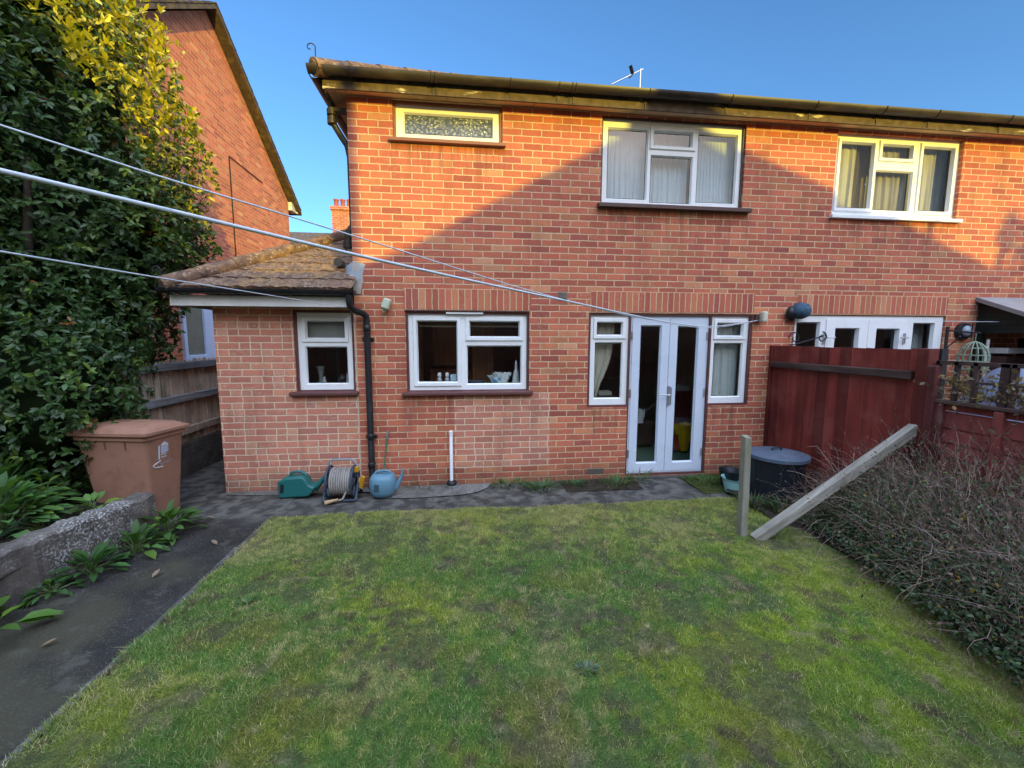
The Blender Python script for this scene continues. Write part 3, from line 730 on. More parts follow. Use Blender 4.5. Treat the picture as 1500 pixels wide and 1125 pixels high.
# side window of that house (faces us across the passage)
fr = MB(); fr.box(GX - .01, GX + .05, 3.02, 3.10, 1.36, 2.5); fr.box(GX - .01, GX + .05, 3.62, 3.92, 1.36, 2.5); fr.box(GX - .01, GX + .05, 3.10, 3.62, 1.36, 1.46); fr.box(GX - .01, GX + .05, 3.10, 3.62, 2.4, 2.5)
wf = fr.build('window', plain('pale_blue_window_frame', (.60, .72, .95), .35, .05), nh, bevel=.006)
MB().quad((GX + .012, 3.09, 1.45), (GX + .012, 3.63, 1.45), (GX + .012, 3.63, 2.41), (GX + .012, 3.09, 2.41)).build('pane', plain('frosted_green_glass', (.17, .19, .16), .2, .25, 2, .02, spec=.6), wf)

# far chimney
fh = thing('distant_house', 'far house whose brick chimney shows past the corner of the roof', 'house', (-3.3, 12, 0))
MB().box(-8, .5, 12.2, 18, -.2, 5.0).build('wall', M['brick'], fh)
mb = MB(); mb.prism([(11.9, 5.0), (15.1, 6.5), (18.3, 5.0)], -8.2, .7, 'yz'); mb.build('roof', M['tile'], fh)
ch = MB().box(-5.0, -3.9, 12.0, 12.7, 4.9, 6.62).build('chimney', M['brick'], fh)
MB().box(-5.05, -3.85, 11.95, 12.75, 6.62, 6.76).build('chimney_cap', M['brick'], ch, bevel=.02)
for x in (-4.90, -4.66, -4.42):
    mb = MB(); mb.lathe((x, 12.3, 6.75), [(.10, 0), (.09, .05), (.08, .28), (.10, .30), (.10, .35)], 14)
    mb.build('chimney_pot', plain('terracotta_pot', (.38, .10, .06), .8, .2, 8, .1), ch, smooth=50)
# ------------------------------------------------------------------ the ground
def sheet(name, poly, z, mat, kind='structure'):
    mb = MB(); mb.add([(x, y, z) for x, y in poly], [tuple(range(len(poly)))]); return tag(mb.build(name, mat), kind=kind)
sheet('ground', [(-220, -220), (220, -220), (220, 220), (-220, 220)], -.012, M['soil'])
def edge_x(y): return 3.22 + .25 * np.clip(y + 1.4, -3, 0)
LX0, LX1, LY1, LY0 = -1.90, 3.05, -.80, -7.0
# path: wide asphalt sheet with a gently uneven surface
def uneven(name, x0, x1, y0, y1, z, amp, mat, step=.08, edge=None, seed=1):
    nx = int((x1 - x0) / step) + 1; ny = int((y1 - y0) / step) + 1
    X, Y = np.meshgrid(np.linspace(x0, x1, nx), np.linspace(y0, y1, ny))
    Z = z + amp * (vnoise(X * 1.3 + 40, Y * 1.3 + 40, seed) - .5) + amp * .4 * (vnoise(X * 5 + 90, Y * 5 + 60, seed + 1) - .5)
    i = np.arange(nx * ny).reshape(ny, nx)
    F = np.stack([i[:-1, :-1], i[:-1, 1:], i[1:, 1:], i[1:, :-1]], -1).reshape(-1, 4)
    o = raw_mesh(name, np.stack([X, Y, Z], -1).reshape(-1, 3), F, mat, smooth=True)
    return tag(o, kind='structure')
uneven('path', -3.55, -1.88, -9, 7, .010, .014, M['asphalt'], seed=3)
uneven('path', -1.88, 2.95, -.82, .0, .010, .012, M['asphalt'], seed=5)
mb = MB(); poly = [(-1.05, -.02), (-1.05, -.36), (-.6, -.40), (-.1, -.37), (.12, -.30), (.25, -.16), (.3, -.02)]
mb.add([(x, y, .021) for x, y in poly], [tuple(range(len(poly)))]); tag(mb.build('pale_slab', M['slab']), kind='structure')
mb = MB(); poly = [(-2.7, -.01), (-2.68, -.10), (-2.0, -.16), (-1.1, -.16), (-1.06, -.01)]
mb.add([(x, y, .0215) for x, y in poly], [tuple(range(len(poly)))]); tag(mb.build('pale_slab', M['slab']), kind='structure')
# soil strip at the foot of the wall
poly = [(.25, -.02), (.3, -.16), (.52, -.36), (.8, -.34), (1.4, -.33), (1.95, -.36), (2.06, -.30), (2.1, -.12), (2.7, -.10), (2.75, -.3), (3.1, -.52), (3.9, -.6), (3.9, -.02)]
uneven('soil_strip', .25, 2.08, -.40, -.01, .009, .032, M['soil'], step=.05, seed=8)
uneven('soil_strip', 2.7, 3.9, -.62, -.01, .022, .02, M['turf'], step=.05, seed=9)
# lawn base
nx, ny = 260, 420
LXg, LYg = np.meshgrid(np.linspace(LX0, LX1, nx), LY1 + (LY0 - LY1) * np.linspace(1, 0, ny) ** 1.5); X, Y = LXg, LYg
wob = (vnoise(Y * 2.5 + 30, Y * 0 + 5, 21) - .5) * .07
X = X + wob * (1 - (X - LX0) / (LX1 - LX0)); Y = Y + (vnoise(X * 3 + 20, X * 0 + 8, 22) - .5) * .06 * ((Y - LY0) / (LY1 - LY0)) ** 8
Lw = wob; LXg, LYg = X, Y; Zl = .030 + .035 * (vnoise(X * 1.1 + 50, Y * 1.1 + 50, 23) - .5) + .016 * (vnoise(X * 6 + 50, Y * 6 + 50, 24) - .5)
def lawn_z(x, y): return .030 + .035 * (vnoise(x * 1.1 + 50, y * 1.1 + 50, 23) - .5) + .016 * (vnoise(x * 6 + 50, y * 6 + 50, 24) - .5)
# concrete edging along the path
mb = MB(); y = -9.0
while y < -.75:
    l = random.uniform(.5, .9); x = -1.905 + random.uniform(-.012, .012)
    mb.beam((x, y, .008), (x + random.uniform(-.01, .01), min(y + l, -.72), .010), .045, .034); y += l + .012
tag(mb.build('path_edging', M['edging'], bevel=.006), kind='structure')
uneven('planting_bed', 2.95, 3.88, -7, -.62, .04, .06, M['soil'], step=.1, seed=12)
uneven('raised_bed_soil', -6.6, -2.96, -3.6, -.92, .275, .09, M['soil'], step=.08, seed=14)

# ------------------------------------------------------------------ grass blades
def value_patch(x, y):
    return .5 * vnoise(x * 1.7 + 10, y * 1.7 + 70, 31) + .3 * vnoise(x * 4.5 + 15, y * 4.5 + 33, 32) + .2 * vnoise(x * 13 + 3, y * 13 + 9, 33)
sm = lambda v, a, b: np.clip((v - a) / (b - a), 0, 1) ** 2 * (3 - 2 * np.clip((v - a) / (b - a), 0, 1))
N = 760000
gx = rng.uniform(LX0 - .01, LX1 + .12, N); gy = -.78 - (rng.random(N) ** 1.25) * 3.75
p = value_patch(gx, gy); p2 = .6 * vnoise(gx * 2.6 + 3, gy * 2.6 + 8, 41) + .4 * vnoise(gx * 9 + 3, gy * 9 + 8, 42)
def bare_at(gx, gy):
    bare = np.zeros(len(gx))
    for (bx, by, br) in BARE:
        d = np.hypot((gx - bx) * 1.0, (gy - by) * 1.25) + (.6 * vnoise(gx * 11, gy * 11, 51) + .4 * vnoise(gx * 27, gy * 27, 57) - .5) * br * 3.2
        bare = np.maximum(bare, .72 * (1 - np.clip((d - br * .25) / (br * .75), 0, 1)))
    return bare
BARE = [(1.02, -2.62, .18), (1.10, -2.75, .14), (.93, -2.55, .11), (.12, -2.35, .09), (1.52, -2.12, .11), (-.45, -2.4, .11), (1.32, -3.05, .13), (.33, -1.95, .10), (2.62, -1.82, .13), (.95, -1.70, .09), (-.62, -2.65, .10), (2.0, -2.0, .07), (.25, -3.25, .11), (2.55, -2.5, .11), (.62, -1.65, .08), (-.1, -1.75, .07), (2.35, -2.15, .08), (.05, -2.9, .08), (.75, -3.2, .10), (-.9, -2.0, .07), (1.8, -1.5, .06), (1.2, -1.35, .06), (-.4, -1.4, .06)]
bare = bare_at(gx, gy)
thin_at = lambda gx, gy: np.clip((.6 * vnoise(gx * 5.5 + 60, gy * 5.5 + 20, 52) + .4 * vnoise(gx * 13 + 60, gy * 13 + 20, 56) - .54) * 5, 0, .85)
thin = thin_at(gx, gy)
keep = rng.random(N) > np.maximum(np.maximum(bare * 1.02, thin), .7 * sm(gx - edge_x(gy), -.25, .05))
keep &= gx < LX1 - .06 + (vnoise(gy * 3, gy * 0 + 2, 53) - .5) * .35
keep &= gx > LX0 + (vnoise(gy * 6, gy * 0 + 2, 54) - .5) * .05
gx, gy, p, p2, bare, thin = (a[keep] for a in (gx, gy, p, p2, bare, thin)); N = len(gx)
hgt = rng.gamma(5, .0026, N) * (.65 + .8 * p2) * (1 - .5 * thin) + .004
tuft = vnoise(gx * 3.2 + 77, gy * 3.2 + 12, 55); eb = sm(gx - edge_x(gy) + .22 * (vnoise(gx * 7, gy * 7, 58) - .5), -.34, .0)
hgt *= 1 + .9 * np.clip((tuft - .75) * 4, 0, 1)
ang = rng.uniform(0, 2 * PI, N); lean = rng.uniform(.4, 1.7, N); wd = rng.uniform(.0009, .0019, N)
green = np.array([.060, .114, .022]); moss = np.array([.135, .158, .016]); straw = np.array([.25, .205, .10]); deep = np.array([.030, .075, .020]); rust = np.array([.135, .088, .022])
def lawn_col(gx, gy, p, p2, bare, thin, per_blade=True):
    n = len(gx); col = np.repeat(green[None], n, 0)
    def blend(w, c):
        nonlocal col
        col = col * (1 - w[:, None]) + np.asarray(c)[None] * w[:, None]
    fine = .6 * vnoise(gx * 23, gy * 23, 64) + .4 * vnoise(gx * 47, gy * 47, 65)
    blend(sm(.6 * p + .4 * fine, .42, .66) * .8, moss); blend(sm(.6 * p2 + .4 * fine, .52, .70) * .55, deep)
    right = sm(gx, 1.3, 2.4) * sm(-gy, 1.5, 2.2); blend(right * sm(p, .3, .55) * .75, moss * np.array([1, 1.15, .8]))
    blend(sm(vnoise(gx * 2.1 + 7, gy * 2.1 + 2, 61) * .6 + .4 * fine, .5, .75) * .45, straw * .8); blend(sm(.7 * vnoise(gx * 3.3 + 17, gy * 3.3 + 22, 62) + .3 * vnoise(gx * 11, gy * 11, 63), .5, .8) * .38 * sm(-gy, 1.0, 2.6) * (1 - .6 * sm(gx, .5, 2)), rust)
    blend(sm(.65 * vnoise(gx * 15, gy * 15, 66) + .35 * vnoise(gx * 6, gy * 6, 67), .66, .84) * .75, (.060, .045, .028)); blend(sm(.65 * vnoise(gx * 19, gy * 19, 68) + .35 * vnoise(gx * 5, gy * 5, 69), .68, .85) * .6, (.20, .17, .09))
    far = sm(-gy, 2.2, .9); blend(.20 * far, (.155, .155, .055))
    if per_blade:
        dry = rng.random(n) < (.16 + .22 * far + .3 * sm(thin, 0, .5)); blend(dry * .8, straw)
        col = col * 2.2 * rng.uniform(.5, 1.35, (n, 1)) * (.62 + .76 * fine[:, None]) * (1 - .22 * sm(-gy, 2.4, 3.6)[:, None]) * (1 - .3 * bare[:, None])
    else:
        col = col * 1.4; blend(np.maximum(bare, thin * .55), (.095, .075, .055))
    return col
col = lawn_col(gx, gy, p, p2, np.maximum(bare, eb * .5), thin)
w_ = (eb * (rng.random(N) < .75))[:, None]; col = col * (1 - w_) + np.array([.30, .24, .15]) * rng.uniform(.5, 1.2, (N, 1)) * w_
gz = lawn_z(gx, gy)
dx = np.cos(ang); dy = np.sin(ang)
b0 = np.stack([gx - dy * wd, gy + dx * wd, gz - .004], -1); b1 = np.stack([gx + dy * wd, gy - dx * wd, gz - .004], -1)
tp = np.stack([gx + dx * hgt * lean, gy + dy * hgt * lean, gz + hgt * (1.05 - .35 * lean)], -1)
V = np.stack([b0, b1, tp], 1).reshape(-1, 3)
F = np.arange(N)[:, None] * 3 + np.array([[0, 1, 2]])
tag(raw_mesh('grass', V, F, M['blade'], col=np.repeat(col, 3, 0)), 'short mossy lawn grass with bare worn patches', 'grass', kind='stuff')

X, Y, wob = LXg, LYg, Lw
edge = np.minimum(np.minimum((X - LX0 - wob), (LY1 + .03 - Y)) / .05, 1).clip(0, 1); Zl = Zl * edge + .006 * (1 - edge)
idx = np.arange(nx * ny).reshape(ny, nx)
fx, fy = X.ravel(), Y.ravel(); fp2 = .6 * vnoise(fx * 2.6 + 3, fy * 2.6 + 8, 41) + .4 * vnoise(fx * 9 + 3, fy * 9 + 8, 42)
tag(raw_mesh('lawn', np.stack([X, Y, Zl], -1).reshape(-1, 3), np.stack([idx[:-1, :-1], idx[:-1, 1:], idx[1:, 1:], idx[1:, :-1]], -1).reshape(-1, 4), M['turf_tint'], col=lawn_col(fx, fy, value_patch(fx, fy), fp2, bare_at(fx, fy), thin_at(fx, fy), False), smooth=True), kind='structure')
# ------------------------------------------------------------------ leaf makers
def leaf_cloud(pos, axis, nrm, L, W, col, curl=.12, fold=.25):
    """pos/axis/nrm (n,3), L/W (n,), col (n,3) -> V, F, C ; pointed oval leaf of 8 verts"""
    n = len(pos)
    a = axis / np.linalg.norm(axis, axis=1, keepdims=True)
    nr = nrm - a * (nrm * a).sum(1, keepdims=True); nr /= np.linalg.norm(nr, axis=1, keepdims=True) + 1e-9
    s = np.cross(a, nr)
    L = L[:, None]; W = W[:, None]
    P = [pos,
         pos + a * L * .32 - s * W * .46 + nr * W * fold * .45, pos + a * L * .32, pos + a * L * .32 + s * W * .46 + nr * W * fold * .45,
         pos + a * L * .66 - s * W * .42 + nr * (W * fold * .4 - L * curl * .35), pos + a * L * .66 - nr * L * curl * .35, pos + a * L * .66 + s * W * .42 + nr * (W * fold * .4 - L * curl * .35),
         pos + a * L - nr * L * curl]
    V = np.stack(P, 1).reshape(-1, 3)
    i = np.arange(n)[:, None] * 8
    T = np.array([[0, 2, 1], [0, 3, 2], [1, 2, 5], [1, 5, 4], [2, 3, 6], [2, 6, 5], [4, 5, 7], [5, 6, 7]])
    F = (i[:, None, :] + T[None]).reshape(-1, 3)
    return V, F, np.repeat(col, 8, 0)

def unit(v): return v / (np.linalg.norm(v, axis=-1, keepdims=True) + 1e-9)

def clumps(cpos, cdir, per, L, W, colf, spread=.8, droop=.15):
    """rosettes of leaves at twig ends"""
    n = len(cpos)
    k = rng.integers(per[0], per[1] + 1, n); ii = np.repeat(np.arange(n), k); m = len(ii)
    d = unit(cdir)[ii]
    rnd = unit(rng.normal(size=(m, 3))); side = unit(rnd - d * (rnd * d).sum(1, keepdims=True))
    ax = unit(d * rng.uniform(.15, 1.0, (m, 1)) + side * spread * rng.uniform(.6, 1.3, (m, 1)) + np.array([0, 0, -droop]))
    nr = unit(d + .35 * rng.normal(size=(m, 3)) + np.array([0, 0, .35]))
    pos = cpos[ii] - d * rng.uniform(0, .07, (m, 1)) * (L / .09)
    ll = L * rng.uniform(.6, 1.25, m); ww = ll * (W / L) * rng.uniform(.8, 1.2, m)
    return leaf_cloud(pos, ax, nr, ll, ww, colf(cpos[ii], m, ii))

def merge(parts):
    V = []; F = []; Cc = []; o = 0
    for v, f, c in parts: V.append(v); F.append(f + o); Cc.append(c); o += len(v)
    return np.concatenate(V), np.concatenate(F), np.concatenate(Cc)

# ------------------------------------------------------------------ the laurel
bush = thing('laurel_bush', 'tall dense dark green laurel with sunlit yellow-green top shoots at the left', 'bush', (-4.9, .2, 0))
EL = [((-5.05, .45, 3.6), (1.98, 1.45, 2.75)), ((-4.75, -.15, 1.5), (1.22, 1.05, 1.5)), ((-5.35, -.75, 3.3), (1.50, 1.15, 2.9)), ((-5.6, -.6, 1.2), (1.6, 1.2, 1.35)), ((-4.35, .5, 3.0), (1.22, .9, 1.25)), ((-4.12, -.5, 1.2), (.86, .62, 1.1)), ((-4.2, .0, 1.9), (.80, .7, .9)), ((-5.0, .3, 5.3), (1.35, 1.1, 1.7))]
def shell(n, depth=.32):
    P = []; D = []
    for c, r in EL:
        m = int(n * r[0] * r[2] / 12)
        d = unit(rng.normal(size=(m, 3))); rr = 1 - depth * rng.random((m, 1)) ** 1.6
        lump = 1 + .13 * (vnoise(d[:, 0] * 4 + d[:, 2] * 3 + c[0] * 7, d[:, 1] * 4 + d[:, 2] * 4 + 9, 71)[:, None] - .5) * 2
        P.append(np.array(c) + d * np.array(r) * rr * lump); D.append(unit(d / np.array(r)))
    P = np.concatenate(P); D = np.concatenate(D)
    dep = np.full(len(P), 1e9)
    inside = np.zeros(len(P), bool)
    for c, r in EL:
        q = (((P - np.array(c)) / np.array(r)) ** 2).sum(1); inside |= q < .50
    k = ~inside & (P[:, 2] > .28) & (P[:, 1] < 1.75) & (P[:, 1] > -2.1)
    return P[k], D[k]
cp, cd = shell(25000)
cd = unit(cd + .45 * rng.normal(size=cd.shape) + np.array([.10, -.25, .15]))
def laurel_col(p, m, ii):
    base = np.array([.046, .096, .023]); a = rng.random(len(cp))[ii]
    c = np.repeat(base[None], m, 0) * rng.uniform(.55, 1.35, (m, 1))
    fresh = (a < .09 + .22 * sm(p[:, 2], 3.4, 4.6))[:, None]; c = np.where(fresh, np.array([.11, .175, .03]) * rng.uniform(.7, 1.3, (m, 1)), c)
    blue = ((a > .72) & (a < .88))[:, None]; c = np.where(blue, np.array([.050, .085, .036]) * rng.uniform(.7, 1.2, (m, 1)), c)
    rust = (a > .994)[:, None]; c = np.where(rust, np.array([.19, .085, .02]), c)
    rim = p[:, 2] - (3.50 + (-3.05 - p[:, 0]) * 1.3 - np.minimum(p[:, 1], .4) * 1.1); sun_tint = (sm(rim + .25 * rng.normal(size=m), -.25, .45) * (rng.random(m) < .62))[:, None]; c = c * (1 - sun_tint) + np.array([.52, .45, .03]) * rng.uniform(.6, 1.3, (m, 1)) * sun_tint  # sunlight painted into the leaf colour along the upper right rim
    top = 0 * (sm(p[:, 2] + .25 * rng.normal(size=m), 3.6, 4.8) * (rng.random(m) < .10))[:, None]
    return c * (1 - top) + np.array([.20, .185, .022]) * rng.uniform(.6, 1.3, (m, 1)) * top
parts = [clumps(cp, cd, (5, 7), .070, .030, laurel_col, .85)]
# upright shoots on the crown's outline
sh = []
sx = np.concatenate([rng.uniform(-4.6, -3.0, 60), rng.uniform(-4.0, -3.0, 40)])
for x0 in sx:
    y0 = rng.uniform(-.7, .9)
    zz = [c[2] + r[2] * math.sqrt(max(0, 1 - ((x0 - c[0]) / r[0]) ** 2 - ((y0 - c[1]) / r[1]) ** 2)) for c, r in EL if ((x0 - c[0]) / r[0]) ** 2 + ((y0 - c[1]) / r[1]) ** 2 < 1]
    if not zz: continue
    z0 = max(zz) - .1
    if z0 < 3.55 + (-3.05 - x0) * 1.2: continue
    h = rng.uniform(.15, .42)
    for q in np.linspace(0, 1, 6): sh.append((x0 + .06 * q * rng.normal(), y0 + .03 * rng.normal(), z0 + h * q))
sh = np.array(sh)
parts.append(clumps(sh, np.tile([[.05, -.1, 1.]], (len(sh), 1)), (3, 5), .085, .034, lambda p, m, ii: np.array([.55, .46, .03]) * rng.uniform(.55, 1.3, (m, 1)), .7, -.2))  # shoots get a bright yellow that carries sunlight in the colour
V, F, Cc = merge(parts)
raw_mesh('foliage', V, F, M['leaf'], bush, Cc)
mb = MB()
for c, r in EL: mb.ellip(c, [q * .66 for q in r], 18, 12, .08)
mb.build('dark_core', plain('dark_core_shade', (.012, .020, .008), 1, .4, 10, .3, spec=0), bush)  # dark solid blobs stand in for the crown's shaded inside, blocking see-through
mb = MB()
for k in range(6):
    b = Vector((-4.9 + random.uniform(-.35, .35), .2 + random.uniform(-.3, .3), 0)); t = Vector((b.x + random.uniform(-.9, 1.1), b.y + random.uniform(-.8, .6), random.uniform(3, 5)))
    mb.tube([b, b.lerp(t, .3) + Vector((0, 0, .2)), b.lerp(t, .6) + Vector((.1, 0, .1)), t], [.08, .06, .045, .02], 8)
mb.build('trunk', M['bark'], bush, smooth=60)

# ------------------------------------------------------------------ leafy plants of the raised bed and the path edge
def leafy(name, label, group, x, y, z, R, H, n, L, W, c, flop=.5):
    o = thing(name, label, 'plant', (x, y, z), group)
    ph = rng.uniform(0, 2 * PI, n); t = rng.random(n) ** .7
    ax = np.stack([np.cos(ph) * (.35 + t), np.sin(ph) * (.35 + t), 1.1 - t * flop * 2], -1)
    pos = np.stack([x + np.cos(ph) * R * t * .75, y + np.sin(ph) * R * t * .75, z + H * (1 - t * .75) * rng.uniform(.5, 1.05, n)], -1)
    nr = np.stack([-np.cos(ph) * .6, -np.sin(ph) * .6, np.ones(n)], -1) + .2 * rng.normal(size=(n, 3))
    ll = L * rng.uniform(.65, 1.2, n)
    cc = np.array(c) * rng.uniform(.65, 1.4, (n, 1)); cc[rng.random(n) < .12] *= np.array([1.6, 1.35, .9])
    V, F, Cc = leaf_cloud(pos, ax, nr, ll, ll * W / L * rng.uniform(.85, 1.15, n), cc, .25, .3)
    raw_mesh('leaves', V, F, M['softleaf'], o, Cc, smooth=True)
    mb = MB()
    for j in range(min(n, 26)): mb.tube([(x + rng.normal() * .01, y + rng.normal() * .01, z - .02), (x * .5 + pos[j, 0] * .5, y * .5 + pos[j, 1] * .5, z + (pos[j, 2] - z) * .75), tuple(pos[j])], [.005, .004, .003], 5)
    mb.build('stems', plain('green_stem', (.07, .10, .03), .6, .2), o)
    return o
G1 = 'leafy weeds along the foot of the low wall'
LG = (.060, .130, .030)
for lab, x, y, rz in (('curled pale brown dead leaf on the asphalt near the left frame edge', -2.42, -2.42, .4), ('small brown dead leaf on the path beside the low wall weeds', -2.30, -1.75, 1.5), ('tiny fallen leaf in the middle of the path', -2.12, -1.28, 2.6), ('dry leaf on the path near the brown bin', -2.45, -.72, 3.3)):
    V, F, Cc = leaf_cloud(np.array([[x, y, .026]]), np.array([[math.cos(rz), math.sin(rz), .1]]), np.array([[0, .1, 1.]]), np.array([.075]), np.array([.038]), np.array([[.27, .19, .13]]), -.25, .6)
    tag(raw_mesh('fallen_leaf', V, F, M['softleaf'], None, Cc), lab, 'leaf', 'dead leaves on the path')
leafy('weed', 'broad-leaved green weed on the path beside the end of the low concrete wall', G1, -2.66, -1.02, .02, .26, .20, 64, .13, .058, LG, .62)
leafy('weed', 'low spread of oval green leaves on the path against the middle of the low wall', G1, -2.72, -1.32, .02, .23, .15, 60, .12, .055, LG, .65)
leafy('weed', 'dark green clump in front of the low wall between two lighter weeds', G1, -2.80, -1.62, .02, .20, .13, 55, .13, .045, (.045, .11, .026), .6)
leafy('weed', 'small trailing dark weed low on the wall foot left of the clump', G1, -2.86, -1.86, .02, .15, .07, 40, .08, .035, (.04, .095, .022), .7)
leafy('weed', 'large bright-leaved weed at the left frame edge on the asphalt', G1, -2.82, -2.34, .02, .25, .20, 40, .17, .075, (.075, .15, .026), .6)
G2 = 'green plants growing in the raised bed'
leafy('bed_plant', 'big pale green leafy plant at the left of the raised bed', G2, -3.55, -1.42, .29, .42, .38, 190, .15, .085, (.075, .155, .045), .5)
leafy('bed_plant', 'bushy green plant at the far left of the raised bed under the laurel', G2, -3.95, -1.0, .29, .44, .44, 170, .15, .085, (.065, .135, .04), .45)
leafy('bed_plant', 'low bluish plant in the middle of the raised bed', G2, -3.28, -1.42, .29, .22, .12, 46, .09, .05, (.05, .11, .06), .6)
leafy('bed_plant', 'small bright seedling beside the brown bin in the raised bed', G2, -3.20, -1.08, .29, .12, .14, 14, .12, .062, (.10, .19, .045), .55)
leafy('bed_plant', 'thin upright sapling with lime leaves in the raised bed', G2, -3.62, -1.02, .29, .10, .40, 22, .12, .05, (.13, .21, .03), .4)
# low render wall
rw = MB()
A = Vector((-3.18, -3.3)); B = Vector((-2.80, -.94)); dr = (B - A).normalized(); nn = Vector((-dr.y, dr.x))
seg = 60
pts = []
for q in range(seg + 1):
    t = q / seg; c = A.lerp(B, t); zt = .425 - .055 * t + .008 * math.sin(q * 1.3) + random.uniform(-.006, .006); j = random.uniform(-.007, .007)
    f = c - nn * (0 + j); b = c + nn * (.21 + random.uniform(-.01, .01))
    pts.append([(f.x, f.y, -.03), (f.x, f.y, zt * .5), (f.x + nn.x * .008, f.y + nn.y * .008, zt - .018), (f.x + nn.x * .03, f.y + nn.y * .03, zt), (b.x - nn.x * .03, b.y - nn.y * .03, zt), (b.x, b.y, zt - .03), (b.x, b.y, -.03)])
for q in range(seg):
    for k in range(6): rw.quad(pts[q][k], pts[q + 1][k], pts[q + 1][k + 1], pts[q][k + 1])
rw.add(pts[0], [tuple(range(6, -1, -1))]); rw.add(pts[-1], [tuple(range(7))])
MBw = rw.build('low_retaining_wall', M['concrete'], smooth=35)
tag(MBw, 'rough lichen-spotted concrete retaining wall of the raised bed', 'wall')

# ------------------------------------------------------------------ weeds at the wall foot, right-hand tufts
def tuft(label, group, x, y, z, R, n, h, c, broad=.006, name='wall_weed'):
    ph = rng.uniform(0, 2 * PI, n); rr = R * np.sqrt(rng.random(n)); px = x + np.cos(ph) * rr; py = y + np.sin(ph) * rr * .6
    ax = np.stack([np.cos(ph) * rng.uniform(.2, 1, n), np.sin(ph) * rng.uniform(.2, 1, n), rng.uniform(.5, 1.2, n)], -1)
    nr = np.stack([-np.cos(ph), -np.sin(ph), .6 + 0 * ph], -1)
    ll = h * rng.uniform(.5, 1.3, n); cc = np.array(c) * rng.uniform(.6, 1.4, (n, 1)); cc[rng.random(n) < .1] = (.2, .17, .07)
    V, F, Cc = leaf_cloud(np.stack([px, py, z + 0 * px], -1), ax, nr, ll, np.full(n, broad) * rng.uniform(.7, 1.5, n), cc, .35, .2)
    o = raw_mesh(name, V, F, M['softleaf'], None, Cc)
    return tag(o, label, 'weed', group)
G3 = 'weeds along the foot of the house wall'
tuft('thin grassy weed between the blue can and the white pipe', G3, -.52, -.05, .02, .20, 60, .09, (.05, .085, .03), .007)
tuft('low green weed in the soil strip right of the white pipe', G3, .52, -.14, .02, .22, 80, .09, (.06, .13, .03), .012)
tuft('spreading clump of weeds left of the air brick', G3, .88, -.26, .02, .20, 110, .11, (.06, .14, .045), .014)
tuft('small tuft of weed just under the air brick', G3, 1.30, -.20, .02, .14, 60, .10, (.05, .12, .04), .012)
tuft('grassy weed left of the french door step', G3, 1.80, -.24, .02, .19, 110, .12, (.05, .12, .03), .009)
tuft('bright weed against the left corner of the french doors', G3, 2.12, -.14, .02, .10, 50, .16, (.07, .14, .03), .010)
tuft('moss and grass patch right of the french doors', G3, 2.92, -.26, .02, .26, 220, .07, (.05, .13, .02), .006)
tuft('ferny weed in front of the black dustbin', 'weeds around the dustbin', 3.22, -1.18, .03, .18, 70, .16, (.05, .09, .035), .016)
tuft('grass clump at the right foot of the dustbin', 'weeds around the dustbin', 2.98, -1.02, .03, .15, 80, .15, (.055, .10, .03), .009)
tuft('pale leafy weed between dustbin and leaning beam', 'weeds around the dustbin', 3.52, -1.25, .05, .24, 90, .15, (.07, .10, .045), .018)
G4 = 'rosette weeds in the lawn'
for lab, x, y, c, r in (('pale grey-green rosette near the middle of the lawn', .62, -2.92, (.13, .19, .11), .075), ('green rosette beside the path edge halfway along the lawn', -1.45, -2.15, (.08, .16, .045), .08)):
    tuft(lab, G4, x, y, lawn_z(np.array([x]), np.array([y]))[0] + .002, r * .7, 60, r * .42, tuple(q * .8 for q in c), .012, 'lawn_weed')

# ------------------------------------------------------------------ overgrown shrub on the right
shrub = thing('overgrown_shrub', 'tangled overgrown shrub of dry twigs over dark green leaves along the red fence', 'shrub', (3.5, -2.4, 0))
def edge_x(y): return 3.22 + .25 * np.clip(y + 1.4, -3, 0)
def shrub_top(x, y):
    """height of the mass: low at the lawn edge, high at the fence"""
    x0 = edge_x(y); t = np.clip((x - x0) / (3.85 - x0), 0, 1); h = .18 + .86 * t ** .7
    return h * (1 + .30 * (vnoise(x * 3.5 + 4, y * 3.5 + 30, 81) - .5)) * np.clip((-1.22 - y) / .5, .08, 1)
Vs = []; Fs = []; Cs = []; off = 0
def twig(pts, r0, c):
    global off
    n = len(pts); pts = np.asarray(pts); d = unit(np.gradient(pts, axis=0)); ref = unit(np.cross(d, rng.normal(size=3))); b = np.cross(d, ref)
    rs = r0 * np.linspace(1, .35, n)[:, None]
    V = np.stack([pts + ref * rs, pts - .5 * ref * rs + .87 * b * rs, pts - .5 * ref * rs - .87 * b * rs], 1).reshape(-1, 3)
    F = []
    for i in range(n - 1):
        for k in range(3):
            a, e = i * 3 + k, i * 3 + (k + 1) % 3; F.append((a + off, e + off, e + 3 + off, a + 3 + off))
    Vs.append(V); Fs.extend(F); Cs.append(np.repeat(np.asarray(c)[None] * rng.uniform(.6, 1.3), len(V), 0)); off += len(V)
tips = []
